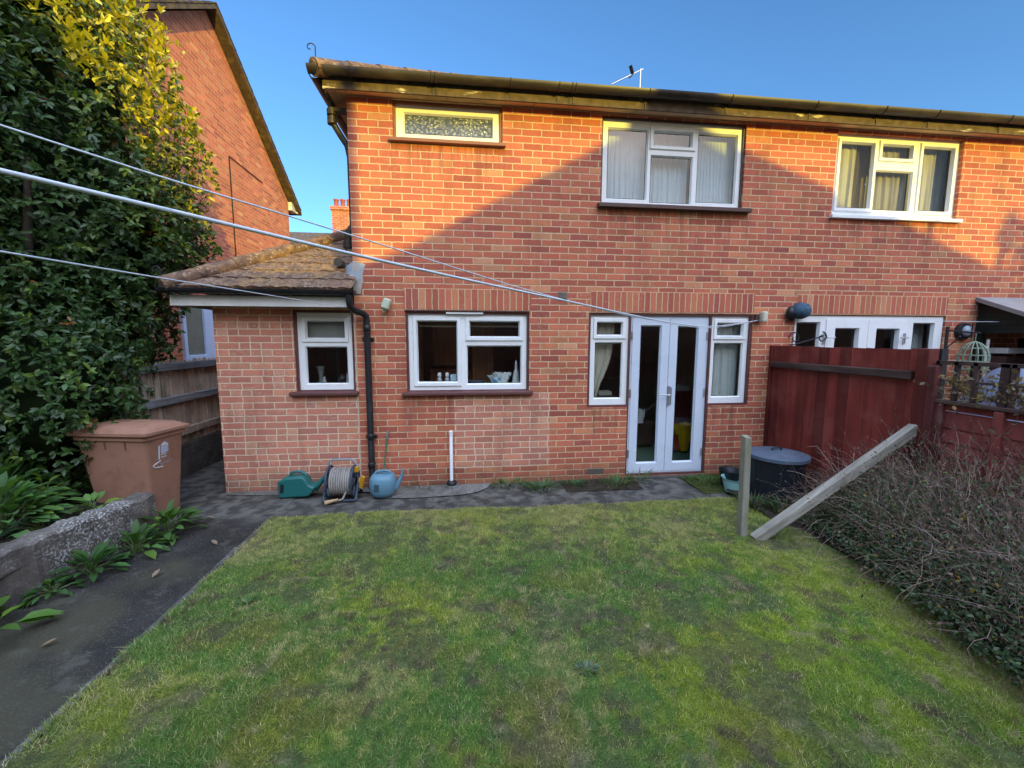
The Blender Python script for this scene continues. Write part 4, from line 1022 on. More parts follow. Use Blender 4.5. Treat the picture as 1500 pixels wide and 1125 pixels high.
for k in range(4300):
    y = rng.uniform(-4.6, -1.3); x = edge_x(y) + .05 + (3.8 - edge_x(y)) * rng.random() ** .7; top = float(shrub_top(np.array([x]), np.array([y]))[0])
    z0 = rng.uniform(.0, .5) * top; p = np.array([x, y, z0]); d = unit(np.array([rng.normal() * .5 - .12, rng.normal() * .5, rng.uniform(.5, 1.5)])); L = rng.uniform(.25, .65) * (1 if rng.random() < .85 else 1.5)
    pts = [p]; st = L / 7
    for q in range(7):
        d = unit(d + rng.normal(size=3) * .26 + np.array([-.04, 0, -.10 - (.5 if pts[-1][2] > top + .1 else 0)])); pts.append(pts[-1] + d * st)
        if pts[-1][0] > 3.84: pts[-1][0] = 3.84
    hi = pts[-1][2] / max(top, .3)
    c = (.56, .41, .35) if (rng.random() < .32 and x > 3.15) else (.38, .245, .205) if rng.random() < .6 else (.17, .12, .10)
    if x < 3.3: c = tuple(q * .75 for q in c)
    twig(pts, rng.uniform(.0009, .0026), c)
    for q in (3, 5, 7): tips.append((*pts[q], *d))
for k in range(3600):      # fine upright new growth standing out of the mass
    y = rng.uniform(-4.6, -1.35); x = edge_x(y) + .12 + (3.80 - edge_x(y)) * rng.random() ** .75; top = float(shrub_top(np.array([x]), np.array([y]))[0])
    p = np.array([x, y, top * rng.uniform(.45, .95)]); d = unit(np.array([rng.normal() * .35 - .1, rng.normal() * .35, 1.])); L = rng.uniform(.10, .32); pts = [p]
    for q in range(5):
        d = unit(d + rng.normal(size=3) * .22); pts.append(pts[-1] + d * L / 5)
    twig(pts, rng.uniform(.0008, .0017), (.52, .37, .32) if rng.random() < .55 else (.34, .21, .185))
    for q in (2, 4): tips.append((*pts[q], *d))
raw_mesh('twigs', np.concatenate(Vs), np.array(Fs), M['twig'], shrub, np.concatenate(Cs))
tips = np.array(tips)
n = 34000
ly = rng.uniform(-4.7, -1.25, n); lx = edge_x(ly) - .06 + (3.86 - edge_x(ly)) * rng.random(n); lz = shrub_top(lx, ly) * (1.02 - .6 * rng.random(n) ** 1.7)
wgt = np.clip(1.1 - (lx - edge_x(ly)) * .6, .35, 1) * np.clip(1.25 - lz * 1.15, .12, 1); k = rng.random(n) < wgt
lx, ly, lz = lx[k], ly[k], lz[k]; n = len(lx)
a = rng.random(n); c = np.repeat(np.array([[.050, .082, .036]]), n, 0)
c = np.where((a < .22)[:, None], np.array([.085, .14, .05]), c); c = np.where(((a > .22) & (a < .34))[:, None], np.array([.13, .155, .095]), c)
c = np.where((a > .93)[:, None], np.array([.14, .09, .055]), c); c = np.where((a > .985)[:, None], np.array([.3, .2, .03]), c)
c = c * rng.uniform(.6, 1.35, (n, 1))
ax = unit(rng.normal(size=(n, 3)) + np.array([-.4, -.4, -.1])); nr = unit(rng.normal(size=(n, 3)) * .7 + np.array([-.5, -.4, 1]))
ll = rng.uniform(.014, .034, n)
V, F, Cc = leaf_cloud(np.stack([lx, ly, lz], -1), ax, nr, ll, ll * .55, c)
k = len(tips); c2 = np.where((rng.random(k) < .5)[:, None], np.array([.22, .14, .10]), np.array([.10, .10, .05])) * rng.uniform(.5, 1.3, (k, 1))
l2 = rng.uniform(.012, .03, k); V2, F2, C2 = leaf_cloud(tips[:, :3], unit(tips[:, 3:] + .8 * rng.normal(size=(k, 3))), unit(rng.normal(size=(k, 3))), l2, l2 * .5, c2)
V, F, Cc = merge([(V, F, Cc), (V2, F2, C2)])
raw_mesh('foliage', V, F, M['softleaf'], shrub, Cc)
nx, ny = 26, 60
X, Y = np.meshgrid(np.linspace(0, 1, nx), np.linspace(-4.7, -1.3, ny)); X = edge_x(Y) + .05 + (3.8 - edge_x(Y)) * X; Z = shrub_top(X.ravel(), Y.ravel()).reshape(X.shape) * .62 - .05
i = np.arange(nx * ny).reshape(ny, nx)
raw_mesh('inner_shade', np.stack([X, Y, Z], -1).reshape(-1, 3), np.stack([i[:-1, :-1], i[:-1, 1:], i[1:, 1:], i[1:, :-1]], -1).reshape(-1, 4), plain('dark_shade_sheet', (.022, .018, .013), 1, .6, 30, 1, spec=0), shrub)  # dark sheet under the twigs stands in for the shade inside the shrub
# ------------------------------------------------------------------ fences
pf = thing('picket_fence', 'old grey-brown picket fence with rounded tops behind the brown bin', 'fence', (-3.55, .8, 0))
y = -.12; k = 0
while y < 6.4:
    w = .068; h = 1.50 + random.uniform(-.012, .012); x = -3.575 + random.uniform(-.004, .004)
    mb = MB(); prof = [(y, .44), (y + w, .44), (y + w, h - .035)] + [(y + w / 2 + w / 2 * math.cos(t), h - .035 + .035 * math.sin(t)) for t in (PI * .2, PI * .4, PI * .6, PI * .8)] + [(y, h - .035)]
    mb.prism(prof, x - .018, x, 'yz'); mb.build('picket', M['greyfence'], pf); y += w + random.uniform(.024, .038)
for z, m in ((1.425, 'greyrail'), (1.02, 'greyrail'), (.60, 'greyfence')):
    MB().box(-3.572, -3.525, -.12, 6.4, z - .045, z + .045).build('rail', M[m], pf, bevel=.006)
MB().box(-3.60, -3.54, -.12, 6.4, -.1, .43).build('gravel_board', M['gravelboard'], pf, bevel=.006)
for yy in (-.14, 1.75, 4.0): MB().box(-3.66, -3.58, yy, yy + .09, -.1, 1.5).build('post', M['greyfence'], pf, bevel=.006)

tf = thing('tall_fence_panel', 'tall dark red board fence panel between the two back doors', 'fence', (3.9, -.9, 0))
y = -1.80
while y < -.06:
    w = random.uniform(.125, .15); e = min(y + w, -.04); j = random.uniform(0, .006)
    mb = MB(); mb.add([(3.905 - .004 - j, y, .03), (3.905 - .014 - j, e - .002, .03), (3.905 - .014 - j, e - .002, 1.693 + random.uniform(-.006, .006)), (3.905 - .004 - j, y, 1.693 + random.uniform(-.006, .006)), (3.92, y, .03), (3.92, e, .03), (3.92, e, 1.69), (3.92, y, 1.69)],
                      [(0, 1, 2, 3), (4, 7, 6, 5), (0, 3, 7, 4), (1, 5, 6, 2), (3, 2, 6, 7), (0, 4, 5, 1)])
    mb.build('board', M['redfence'], tf); y = e
    if e > -.05: break
MB().prism([(-1.72, 1.428), (-.10, 1.428), (-.06, 1.438), (-.06, 1.50), (-1.72, 1.505)], 3.845, 3.892, 'yz').build('rail', M['oldrail'], tf, bevel=.008)
MB().box(3.87, 3.96, -.045, -.002, -.05, 1.70).build('post', M['redfence'], tf, bevel=.005)
MB().box(3.83, 3.93, -1.86, -1.765, -.05, 1.70).build('post', M['redfence'], tf, bevel=.006)
MB().beam((3.865, -1.885, 0), (3.865, -1.885, 1.56), .065, .05).build('post_strip', M['redpost'], tf, bevel=.006)
MB().box(3.94, 4.0, -1.87, -1.78, 0, 1.7).build('rear_post', M['iron'], tf)

lf = thing('low_fence', 'low red board fence with weathered capping under the trellis at the right', 'fence', (3.9, -3.5, 0))
yy = -1.90
for z in np.arange(.12, 1.13, .118):
    mb = MB(); mb.prism([(3.893, z), (3.913, z), (3.913, z + .13), (3.903, z + .13)], -5.6, -1.9, 'xz'); mb.build('board', M['redrail'], lf)
MB().box(3.888, 3.905, -5.6, -1.9, 1.205, 1.255).build('top_rail', M['redfence'], lf)
MB().beam((3.9, -1.80, 1.272), (3.9, -5.6, 1.262), .075, .030).build('capping', M['oldrail'], lf, bevel=.006)
for yy in (-1.945, -2.33, -2.95, -3.8, -4.6): MB().box(3.862, 3.898, yy - .03, yy + .03, .0, 1.25).build('post', M['redrail'] if yy < -2 else M['redpost'], lf, bevel=.005)
tr = thing('trellis', 'thin brown trellis with dead climber standing on the low red fence', 'trellis', (3.9, -2.6, 1.29))
mb = MB()
for a, b, w in (((3.9, -1.88, 1.59), (3.9, -5.0, 1.585), .03), ((3.9, -1.88, 1.445), (3.9, -5.0, 1.44), .018)): mb.beam(a, b, w, w)
mb.build('rails', M['trellis'], tr)
for k, yy in enumerate((-1.89, -2.02, -2.145, -2.32, -2.37, -2.6, -2.9, -3.2, -3.6, -4.1)):
    w = .05 if yy in (-2.32,) else .026
    MB().beam((3.9, yy, 1.285), (3.9, yy, 1.60 if w < .03 else 1.60), w, .03).build('upright', M['trellis'], tr)
Vs = []; Fs = []; Cs = []; off = 0; tp = []
for k in range(230):
    p = np.array([3.915 + rng.normal() * .03, rng.uniform(-3.4, -1.95), 1.30]); d = unit(np.array([0, rng.normal() * .5, 1.])); pts = [p]
    for q in range(8):
        d = unit(d + rng.normal(size=3) * np.array([.2, .55, .45])); pts.append(pts[-1] + d * .035)
    twig(pts, .0022, (.22, .16, .11)); tp += [(*pts[q], *d) for q in (2, 4, 6, 8)]
raw_mesh('dead_climber', np.concatenate(Vs), np.array(Fs), M['twig'], tr, np.concatenate(Cs))
tp = np.array(tp); m = len(tp); l = rng.uniform(.02, .05, m)
V, F, Cc = leaf_cloud(tp[:, :3], tp[:, 3:] + .9 * rng.normal(size=(m, 3)), rng.normal(size=(m, 3)), l, l * .6, np.where((rng.random(m) < .3)[:, None], np.array([.30, .22, .07]), np.array([.16, .12, .075])) * rng.uniform(.6, 1.3, (m, 1)))
raw_mesh('dead_leaves', V, F, M['softleaf'], tr, Cc)

# ------------------------------------------------------------------ posts
mb = MB(); mb.add([(2.400, -1.665, -.1), (2.468, -1.665, -.1), (2.468, -1.60, -.1), (2.400, -1.60, -.1), (2.384, -1.66, .935), (2.444, -1.66, .93), (2.444, -1.60, .945), (2.384, -1.60, .948)], [(3, 2, 1, 0), (4, 5, 6, 7), (0, 1, 5, 4), (1, 2, 6, 5), (2, 3, 7, 6), (3, 0, 4, 7)])
tag(mb.build('upright_post', M['oldpost'], bevel=.006), 'short weathered upright post standing in the lawn', 'post')
mb = MB(); mb.beam((2.50, -1.70, .025), (3.86, -1.80, 1.02), .075, .085)
tag(mb.build('leaning_beam', M['oldbeam'], bevel=.008), 'long pale weathered beam leaning from the lawn onto the red fence', 'beam')

# ------------------------------------------------------------------ brown wheelie bin
th = math.radians(-10)
bx, by = -3.235, -.56
def R(u, v, z): u = u * .95; z = z * 1.025; return (bx + u * math.cos(th) - v * math.sin(th), by + u * math.sin(th) + v * math.cos(th), z)
brown = plain('brown_bin_plastic', (.33, .168, .112), .5, .10, 5, .05, spec=.35, dirt=(.17, .09, .06), dscale=6, damount=.5)
bn = thing('wheelie_bin', 'brown wheelie bin with closed lid and white council print behind the low wall', 'bin', (bx, by, 0))
def rrect(hu, hv, r, n=5, cu=0):
    out = []
    for (sx, sy, a0) in ((1, 1, 0), (-1, 1, 90), (-1, -1, 180), (1, -1, 270)):
        for k in range(n + 1):
            a = math.radians(a0 + 90 * k / n); out.append((cu + sx * (hu - r) + r * math.cos(a), sy * (hv - r) + r * math.sin(a)))
    return out
def loft(mb, secs):
    n = len(secs[0][0]); V = []
    for poly, z in secs: V += [R(u, v, z) for u, v in poly]
    F = [(i * n + k, i * n + (k + 1) % n, (i + 1) * n + (k + 1) % n, (i + 1) * n + k) for i in range(len(secs) - 1) for k in range(n)]
    F += [tuple(range(n - 1, -1, -1)), tuple((len(secs) - 1) * n + k for k in range(n))]
    return mb.add(V, F)
mb = loft(MB(), [(rrect(.27, .165, .035, cu=.035), .03), (rrect(.28, .17, .04, cu=.03), .10), (rrect(.365, .205, .04), .79), (rrect(.368, .207, .04), .80), (rrect(.385, .225, .04), .81), (rrect(.385, .225, .04), .855)])
body = mb.build('body', brown, bn, smooth=40)
mb = loft(MB(), [(rrect(.405, .245, .03), .848), (rrect(.412, .252, .03), .856), (rrect(.412, .252, .03), .880), (rrect(.385, .228, .05), .886), (rrect(.375, .22, .06), .900), (rrect(.33, .18, .07), .928), (rrect(.28, .13, .08), .938)])
lid = mb.build('lid', brown, bn, smooth=35)
mb = MB()
for v in (-.15, .15):
    P = [R(-.40, v, .90), R(-.47, v, .90), R(-.49, v, .87)]; mb.tube(P, .018, 8)
mb.tube([R(-.485, -.2, .875), R(-.485, .2, .875)], .016, 8); mb.build('handle', brown, bn, smooth=40)
mb = MB(); mb.beam(R(.12, -.09, .93), R(.27, -.09, .925), .06, .03); mb.build('lid_grip', brown, lid, bevel=.008)
mb = MB()
for u in (-.22, -.06, .15): mb.beam(R(u, -.208, .80), R(u, -.201, .72), .008, .012)
mb.build('body_rib', plain('brown_bin_shadow', (.13, .06, .04), .5, .1), body)
for v in (-.19, .19):
    mb = MB(); c = R(-.27, v, .11); mb.lathe((0, 0, 0), [(.02, -.03), (.10, -.03), (.11, -.015), (.11, .015), (.10, .03), (.02, .03)], 22, axis='x')
    Mz = Matrix.Rotation(th + PI / 2, 4, 'Z'); mb.v = [tuple(Mz @ Vector(p) + Vector(c)) for p in mb.v]
    mb.build('wheel', M['black'], bn, smooth=40)
# print on the bin's front face: badge and wordmark
white = plain('white_print', (.62, .62, .66), .6, .12, 60, 0); bluep = plain('pale_blue_print', (.42, .46, .60), .6, .3, 90, 0)
def F2(v, z):   # point on the tapered front face
    u = .28 + .03 + (.365 - .31) * (z - .10) / .69 + .0035
    return R(u, v, z)
def fquad(mb, v0, v1, z0, z1): mb.quad(F2(v0, z0), F2(v1, z0), F2(v1, z1), F2(v0, z1))
mb = MB(); fquad(mb, -.085, -.068, .60, .735)
for z in (.615, .64): fquad(mb, -.058, .0, z, z + .008)
fquad(mb, .012, .02, .66, .735)
mb.add([F2(-.06, .735), F2(-.02, .765), F2(.02, .735), F2(.012, .725), F2(-.05, .725)], [(0, 1, 2, 3, 4)]); pr = mb.build('printed_badge', white, body)
mb = MB(); fquad(mb, -.058, .008, .655, .722); mb.build('badge_panel', bluep, body)
cu = bpy.data.curves.new('wordmark', 'FONT'); cu.body = 'Cherwell'; cu.size = .052; cu.align_x = 'CENTER'; cu.extrude = .0005
to = bpy.data.objects.new('tmp', cu); C.objects.link(to)
bpy.context.view_layer.update()
me = bpy.data.meshes.new_from_object(to.evaluated_get(bpy.context.evaluated_depsgraph_get())); bpy.data.objects.remove(to)
tv = [(F2(v.co.x * .85 - .02, .545 + v.co.y * .9 + .10 * v.co.x)) for v in me.vertices]
off_ = wloc(body); m2 = bpy.data.meshes.new('wordmark'); m2.from_pydata([(a - off_.x, b - off_.y, c - off_.z) for a, b, c in tv], [], [tuple(p.vertices) for p in me.polygons]); m2.materials.append(white)
wo = bpy.data.objects.new('wordmark', m2); C.objects.link(wo); wo.parent = body
mb = MB(); pts = [F2(-.02 + .115 * math.cos(t), .56 + .032 * math.sin(t) + .01 * math.cos(t)) for t in np.linspace(PI * .62, PI * 1.45, 14)]; mb.tube(pts, .004, 6); mb.build('printed_swoosh', white, body)

# ------------------------------------------------------------------ dustbin
dx0, dy0 = 3.40, -.82
db = thing('dustbin', 'black ribbed plastic dustbin with grey-blue lid in front of the red fence', 'dustbin', (dx0, dy0, 0))
navy = plain('dark_navy_plastic', (.020, .025, .036), .45, .2, 6, .05, dirt=(.03, .032, .034), damount=.3)
mb = MB(); n = 96; V = []
for z, r in ((-.02, .235), (.02, .24), (.46, .272), (.48, .283), (.51, .285)):
    for k in range(n):
        q = r + (.011 if (k % 4 < 2 and .0 < z < .45) else 0); V.append((dx0 + q * math.cos(2 * PI * k / n), dy0 + q * math.sin(2 * PI * k / n), z))
mb.add(V, [(i * n + k, i * n + (k + 1) % n, (i + 1) * n + (k + 1) % n, (i + 1) * n + k) for i in range(4) for k in range(n)]); mb.build('body', navy, db, smooth=30)
lidm = plain('dusty_blue_grey_lid', (.085, .115, .165), .5, .2, 5, .06, dirt=(.14, .16, .19), dscale=4, damount=.5)
mb = MB(); mb.lathe((dx0, dy0, .49), [(.295, -.005), (.302, .0), (.302, .035), (.292, .042), (.27, .045), (.22, .056), (.1, .068), (.02, .07)], 48); ld = mb.build('lid', lidm, db, smooth=50)
mb = MB(); mb.tube([(dx0 - .05, dy0 + .02, .535), (dx0 - .05, dy0 + .02, .575), (dx0 - .03, dy0 + .02, .588), (dx0 + .04, dy0 + .02, .588), (dx0 + .06, dy0 + .02, .575), (dx0 + .06, dy0 + .02, .535)], .011, 8); mb.build('lid_handle', navy, ld, smooth=50)
for k, (a, b) in enumerate(((-.16, .06), (.14, -.12), (.2, .08))): MB().box(dx0 + a - .016, dx0 + a + .016, dy0 + b - .016, dy0 + b + .016, .515, .54).build('lid_clip', navy, ld, bevel=.005)
mb = MB(); mb.tube([(dx0 + .27, dy0 - .06, .40), (dx0 + .335, dy0 - .05, .39), (dx0 + .335, dy0 + .05, .39), (dx0 + .27, dy0 + .06, .40)], .012, 8); mb.build('side_handle', navy, db, smooth=50)
pt = thing('trug', 'pale turquoise and black tub half hidden behind the upright post', 'tub', (3.08, -.62, 0))
mb = MB(); mb.lathe((3.09, -.58, .02), [(.10, 0), (.135, .16), (.145, .165), (.135, .15), (.09, .02)], 24, cap=False); mb.build('tub_body', plain('turquoise_plastic', (.30, .55, .54), .4, .06), pt, smooth=50)
mb = MB(); mb.lathe((3.16, -.40, .01), [(.10, 0), (.13, .20), (.14, .205), (.125, .19), (.09, .02)], 24); mb.build('black_pot', M['black'], pt, smooth=50)

# ------------------------------------------------------------------ watering cans
def can_body(mb, cx, cy, secs, n=28):
    """lofted can: secs (z, half width x, half depth y, x shift)"""
    V = []
    for z, hx, hy, s in secs:
        for k in range(n):
            t = 2 * PI * k / n; c, d = math.cos(t), math.sin(t); e = .75
            V.append((cx + s + hx * math.copysign(abs(c) ** e, c), cy + hy * math.copysign(abs(d) ** e, d), z))
    m = len(secs)
    return mb.add(V, [(i * n + k, i * n + (k + 1) % n, (i + 1) * n + (k + 1) % n, (i + 1) * n + k) for i in range(m - 1) for k in range(n)] + [tuple(range(n - 1, -1, -1)), tuple((m - 1) * n + k for k in range(n))])
teal = plain('teal_plastic', (.014, .12, .112), .42, .08, 4, .03, dirt=(.02, .10, .095), damount=.4)
wc = thing('watering_can', 'dark teal watering can lying low beside the hose reel', 'watering can', (-1.86, -.2, .02))
mb = MB(); prof = [(-2.055, .02), (-1.74, .03), (-1.70, .07), (-1.655, .14), (-1.695, .145), (-1.735, .165), (-1.765, .235), (-1.80, .265), (-1.98, .25), (-2.035, .225), (-2.05, .17)]
mb.prism(prof, -.28, -.12, 'xz'); bd = mb.build('can_body', teal, wc, bevel=.035, seg=4, smooth=60)
mb = MB(); mb.tube([(-1.70, -.2, .10), (-1.63, -.2, .17), (-1.575, -.2, .235), (-1.553, -.2, .262)], [.045, .03, .02, .016], 12); mb.build('spout', teal, wc, smooth=50)
mb = MB(); mb.tube([(-1.95, -.2, .245), (-1.94, -.2, .285), (-1.88, -.2, .300), (-1.82, -.2, .295), (-1.775, -.2, .25)], .016, 10); mb.build('top_handle', teal, wc, smooth=50)
mb = MB(); mb.tube([(-2.02, -.2, .21), (-2.07, -.2, .18), (-2.075, -.2, .09), (-2.03, -.2, .06)], .013, 10); mb.build('rear_handle', teal, wc, smooth=50)
MB().prism([(-2.03, .09), (-1.995, .09), (-1.985, .18), (-2.02, .19)], -.2835, -.280, 'xz').build('handle_hole_shade', M['black'], wc)  # flat black plate painted in for the shaded handle hole
blue = plain('grey_blue_plastic', (.115, .235, .315), .45, .08, 4, .03, dirt=(.09, .17, .22), damount=.4)
wb = thing('watering_can', 'pale blue-grey watering can with upright spout right of the downpipe', 'watering can', (-.93, -.29, .02))
mb = can_body(MB(), -.93, -.29, [(.022, .09, .08, 0), (.035, .115, .10, 0), (.08, .135, .118, 0), (.16, .146, .125, 0), (.22, .143, .12, 0), (.255, .125, .105, 0), (.275, .095, .08, .01)]); mb.build('can_body', blue, wb, smooth=45)
mb = MB(); mb.tube([(-.81, -.29, .10), (-.765, -.29, .15), (-.725, -.29, .24), (-.705, -.29, .315)], [.038, .028, .018, .015], 12); mb.build('spout', blue, wb, smooth=50)
mb = MB(); mb.tube([(-1.03, -.29, .255), (-1.0, -.29, .295), (-.92, -.29, .312), (-.86, -.29, .30), (-.84, -.29, .262)], .014, 10); mb.build('top_handle', blue, wb, smooth=50)
mb = MB(); mb.lathe((-.885, -.29, .27), [(.045, 0), (.045, .018)], 16); mb.build('filler_rim', blue, wb, smooth=50)
MB().prism([(-1.01, .11), (-.955, .105), (-.95, .185), (-1.0, .195)], -.4145, -.4105, 'xz').build('handle_hole_shade', plain('shadowed_blue_plastic', (.035, .075, .105), .5, .1), wb, bevel=.006)  # darker blue plate on the side stands in for the hole's shade
# ------------------------------------------------------------------ hose reel
hr = thing('hose_reel', 'hose reel wound with grey hose on a dark blue stand with yellow crank', 'hose reel', (-1.37, -.28, .02))
dkb = plain('dark_blue_grey_plastic', (.035, .05, .075), .45, .15); grey = plain('grey_tube', (.24, .25, .26), .4, .1); yel = plain('yellow_plastic', (.55, .27, .02), .45, .1)
hosem = plain('grey_beige_hose', (.27, .245, .22), .5, .25, 14, .1)
for x in (-1.50, -1.235):
    mb = MB(); mb.tube([(x, -.28 + .17 * math.cos(t), .20 + .17 * math.sin(t)) for t in np.linspace(0, 2 * PI, 33)[:-1]], .013, 8, closed=True)
    for k in range(6): t = k * PI / 3; mb.beam((x, -.28, .20), (x, -.28 + .165 * math.cos(t), .20 + .165 * math.sin(t)), .02, .012)
    mb.lathe((x, -.28, .20), [(.05, -.01), (.05, .01)], 16, axis='x'); mb.build('flange', dkb, hr, smooth=50)
mb = MB(); P = []
for layer, rr in enumerate((.105, .127, .145)):
    turns = 9
    for q in range(turns * 18):
        t = q / 18; f = t / turns; f = f if layer % 2 == 0 else 1 - f
        P.append((-1.475 + .215 * f, -.28 + (rr + .004 * math.sin(q * .7)) * math.cos(2 * PI * t), .20 + (rr + .004 * math.sin(q * .9)) * math.sin(2 * PI * t)))
mb.tube(P, .0115, 8); mb.tube([(-1.30, -.40, .12), (-1.33, -.43, .05), (-1.40, -.45, .035), (-1.45, -.46, .035)], .011, 8); mb.build('hose', hosem, hr, smooth=60)
MB().lathe((-1.49, -.28, .20), [(.06, 0), (.06, .25)], 18, axis='x').build('drum', dkb, hr, smooth=50)
mb = MB()
for x in (-1.535, -1.20):
    mb.tube([(x, -.42, .03), (x, -.28, .20), (x, -.16, .03)], .016, 8); mb.tube([(x, -.28, .20), (x + (.02 if x < -1.4 else -.02), -.25, .36)], .014, 8)
mb.tube([(-1.535, -.42, .03), (-1.20, -.42, .03)], .012, 8); mb.tube([(-1.535, -.16, .03), (-1.20, -.16, .03)], .012, 8); mb.build('stand', dkb, hr, smooth=50)
mb = MB(); mb.tube([(-1.525, -.25, .33), (-1.515, -.24, .41), (-1.48, -.24, .435), (-1.27, -.24, .435), (-1.235, -.24, .41), (-1.205, -.25, .30)], .013, 10); mb.build('carry_handle', grey, hr, smooth=50)
mb = MB(); mb.beam((-1.175, -.30, .12), (-1.135, -.32, .26), .03, .045); mb.lathe((-1.19, -.28, .20), [(.035, 0), (.035, .035)], 14, axis='x'); mb.box(-1.24, -1.19, -.30, -.25, .30, .36); mb.build('crank', yel, hr, bevel=.006)
mb = MB(); mb.tube([(-1.50, -.47, .03), (-1.37, -.45, .055)], [.026, .014], 10); mb.build('hose_nozzle', plain('sandy_hose_gun', (.36, .24, .13), .5, .2), hr, smooth=50)
# ------------------------------------------------------------------ green lance
ln = thing('sprayer_lance', 'thin green lance with silver nozzle leaning on the wall above the blue can', 'lance', (-.97, -.12, .02))
mb = MB(); mb.tube([(-.99, -.16, .02), (-.955, -.06, .30), (-.925, -.02, .60)], .008, 8); mb.build('rod', plain('green_coated_rod', (.045, .15, .07), .5, .15), ln, smooth=50)
mb = MB(); mb.tube([(-.925, -.02, .60), (-.918, -.018, .66), (-.905, -.018, .70)], [.013, .016, .009], 8); mb.build('nozzle', M['steel'], ln, smooth=50)

# ------------------------------------------------------------------ things on the walls
sl = thing('movement_sensor', 'pale green-white movement sensor on the wall left of the kitchen window', 'sensor', (-.873, -.05, 2.157))
cream = plain('aged_cream_plastic', (.50, .56, .42), .5, .08)
mb = MB(); mb.beam((-.855, -.075, 2.215), (-.893, -.075, 2.10), .085, .10, up=(0, 1, 0)); mb.build('housing', cream, sl, bevel=.02, seg=3)
mb = MB(); mb.tube([(-.845, 0, 2.19), (-.852, -.05, 2.18)], .018, 8); mb.tube([(-.895, -.07, 2.10), (-.905, -.06, 2.07)], .016, 8); mb.build('bracket', cream, sl, smooth=50)
wl = thing('wall_light', 'small cream floodlight head on the wall right of the french doors', 'light', (3.67, -.06, 2.06))
mb = MB(); mb.box(3.615, 3.66, -.06, 0, 2.0, 2.09); mb.build('base', M['sill'], wl, bevel=.01)
mb = MB(); mb.box(3.665, 3.735, -.12, -.03, 1.985, 2.12); mb.build('head', plain('cream_plastic', (.58, .54, .42), .5, .06), wl, bevel=.022, seg=3)
bl = thing('covered_tap', 'blue fabric lump wrapped over a fitting left of the white double doors', 'cover', (4.19, -.07, 2.13))
mb = MB(); mb.ellip((4.205, -.07, 2.135), (.13, .09, .10), 20, 12, .07); mb.build('blue_cover', plain('blue_fabric', (.035, .075, .125), .8, .55, 22, .8, dirt=(.10, .16, .23), dscale=14, damount=.6), bl, smooth=80)
mb = MB(); mb.ellip((4.10, -.05, 2.10), (.07, .05, .09), 14, 8, .05); mb.build('dark_fitting', M['black'], bl, smooth=60)
sc = thing('scroll_bracket', 'small dark wrought iron scroll bracket above the tall red fence', 'bracket', (4.15, -.02, 1.8))
mb = MB()
def spiral(c, r, t0, t1, n=20, sh=.75): return [(c[0] + r * (1 - sh * i / n) * math.cos(t0 + (t1 - t0) * i / n), c[1], c[2] + r * (1 - sh * i / n) * math.sin(t0 + (t1 - t0) * i / n)) for i in range(n + 1)]
mb.tube(spiral((4.16, -.06, 1.79), .085, PI, -PI * 1.2), .008, 6); mb.tube([(4.09, -.06, 1.70), (4.16, -.10, 1.72), (4.30, -.20, 1.78), (4.38, -.25, 1.82)], .008, 6); mb.tube(spiral((4.36, -.25, 1.80), .07, PI * .5, -PI * 1.6), .008, 6); mb.build('scrolls', M['iron'], sc, smooth=60)
hb = thing('hanging_bracket', 'triangular iron hanging bracket on the wall beside the white double doors', 'bracket', (6.42, -.02, 1.9))
mb = MB(); mb.beam((6.43, -.012, 1.62), (6.43, -.012, 1.95), .03, .02, up=(0, 1, 0)); mb.tube([(6.43, -.02, 1.90), (6.36, -.30, 1.87), (6.36, -.42, 1.86)], .010, 6); mb.tube([(6.43, -.02, 1.66), (6.38, -.2, 1.82)], .008, 6); mb.build('arm', M['iron'], hb, smooth=60)
cg = thing('hanging_cage', 'pale green wire bird cage hanging beside the round wall lamp', 'cage', (6.36, -.38, 1.7))
mb = MB(); cx, cy, cz = 6.40, -.35, 1.52
for k in range(14):
    t = 2 * PI * k / 14; mb.tube([(cx + .135 * math.cos(t), cy + .135 * math.sin(t), cz - .12), (cx + .14 * math.cos(t), cy + .14 * math.sin(t), cz + .06), (cx + .11 * math.cos(t), cy + .11 * math.sin(t), cz + .15), (cx + .05 * math.cos(t), cy + .05 * math.sin(t), cz + .215), (cx, cy, cz + .235)], .006, 5)
for z, r in ((-.12, .135), (-.02, .138), (.06, .14), (.15, .11)): mb.tube([(cx + r * math.cos(t), cy + r * math.sin(t), cz + z) for t in np.linspace(0, 2 * PI, 25)[:-1]], .006, 5, closed=True)
mb.tube([(cx, cy, cz + .235), (cx, cy, cz + .34)], .005, 5); mb.build('wires', plain('pale_green_wire', (.24, .30, .22), .6, .2), cg, smooth=60)
mb = MB(); mb.lathe((cx, cy, cz - .13), [(.13, 0), (.13, .012)], 18); mb.build('cage_floor', M['trellis'], cg)
wl2 = thing('bulkhead_lamp', 'round black bulkhead wall lamp with pale glass at the right', 'lamp', (6.66, -.06, 1.89))
mb = MB(); mb.lathe((6.66, -.06, 1.89), [(.07, 0), (.105, .008), (.115, .03), (.115, .06)], 26, axis='y'); mb.build('ring', M['black'], wl2, smooth=50)
mb = MB(); mb.ellip((6.66, -.065, 1.89), (.075, .05, .075), 20, 12); mb.build('globe', plain('pale_lamp_glass', (.30, .34, .40), .25, .1, spec=.6), wl2, smooth=80)
mb = MB(); mb.tube([(6.66, -.118, 1.79), (6.66, -.118, 1.99)], .007, 6); mb.build('guard', M['black'], wl2)

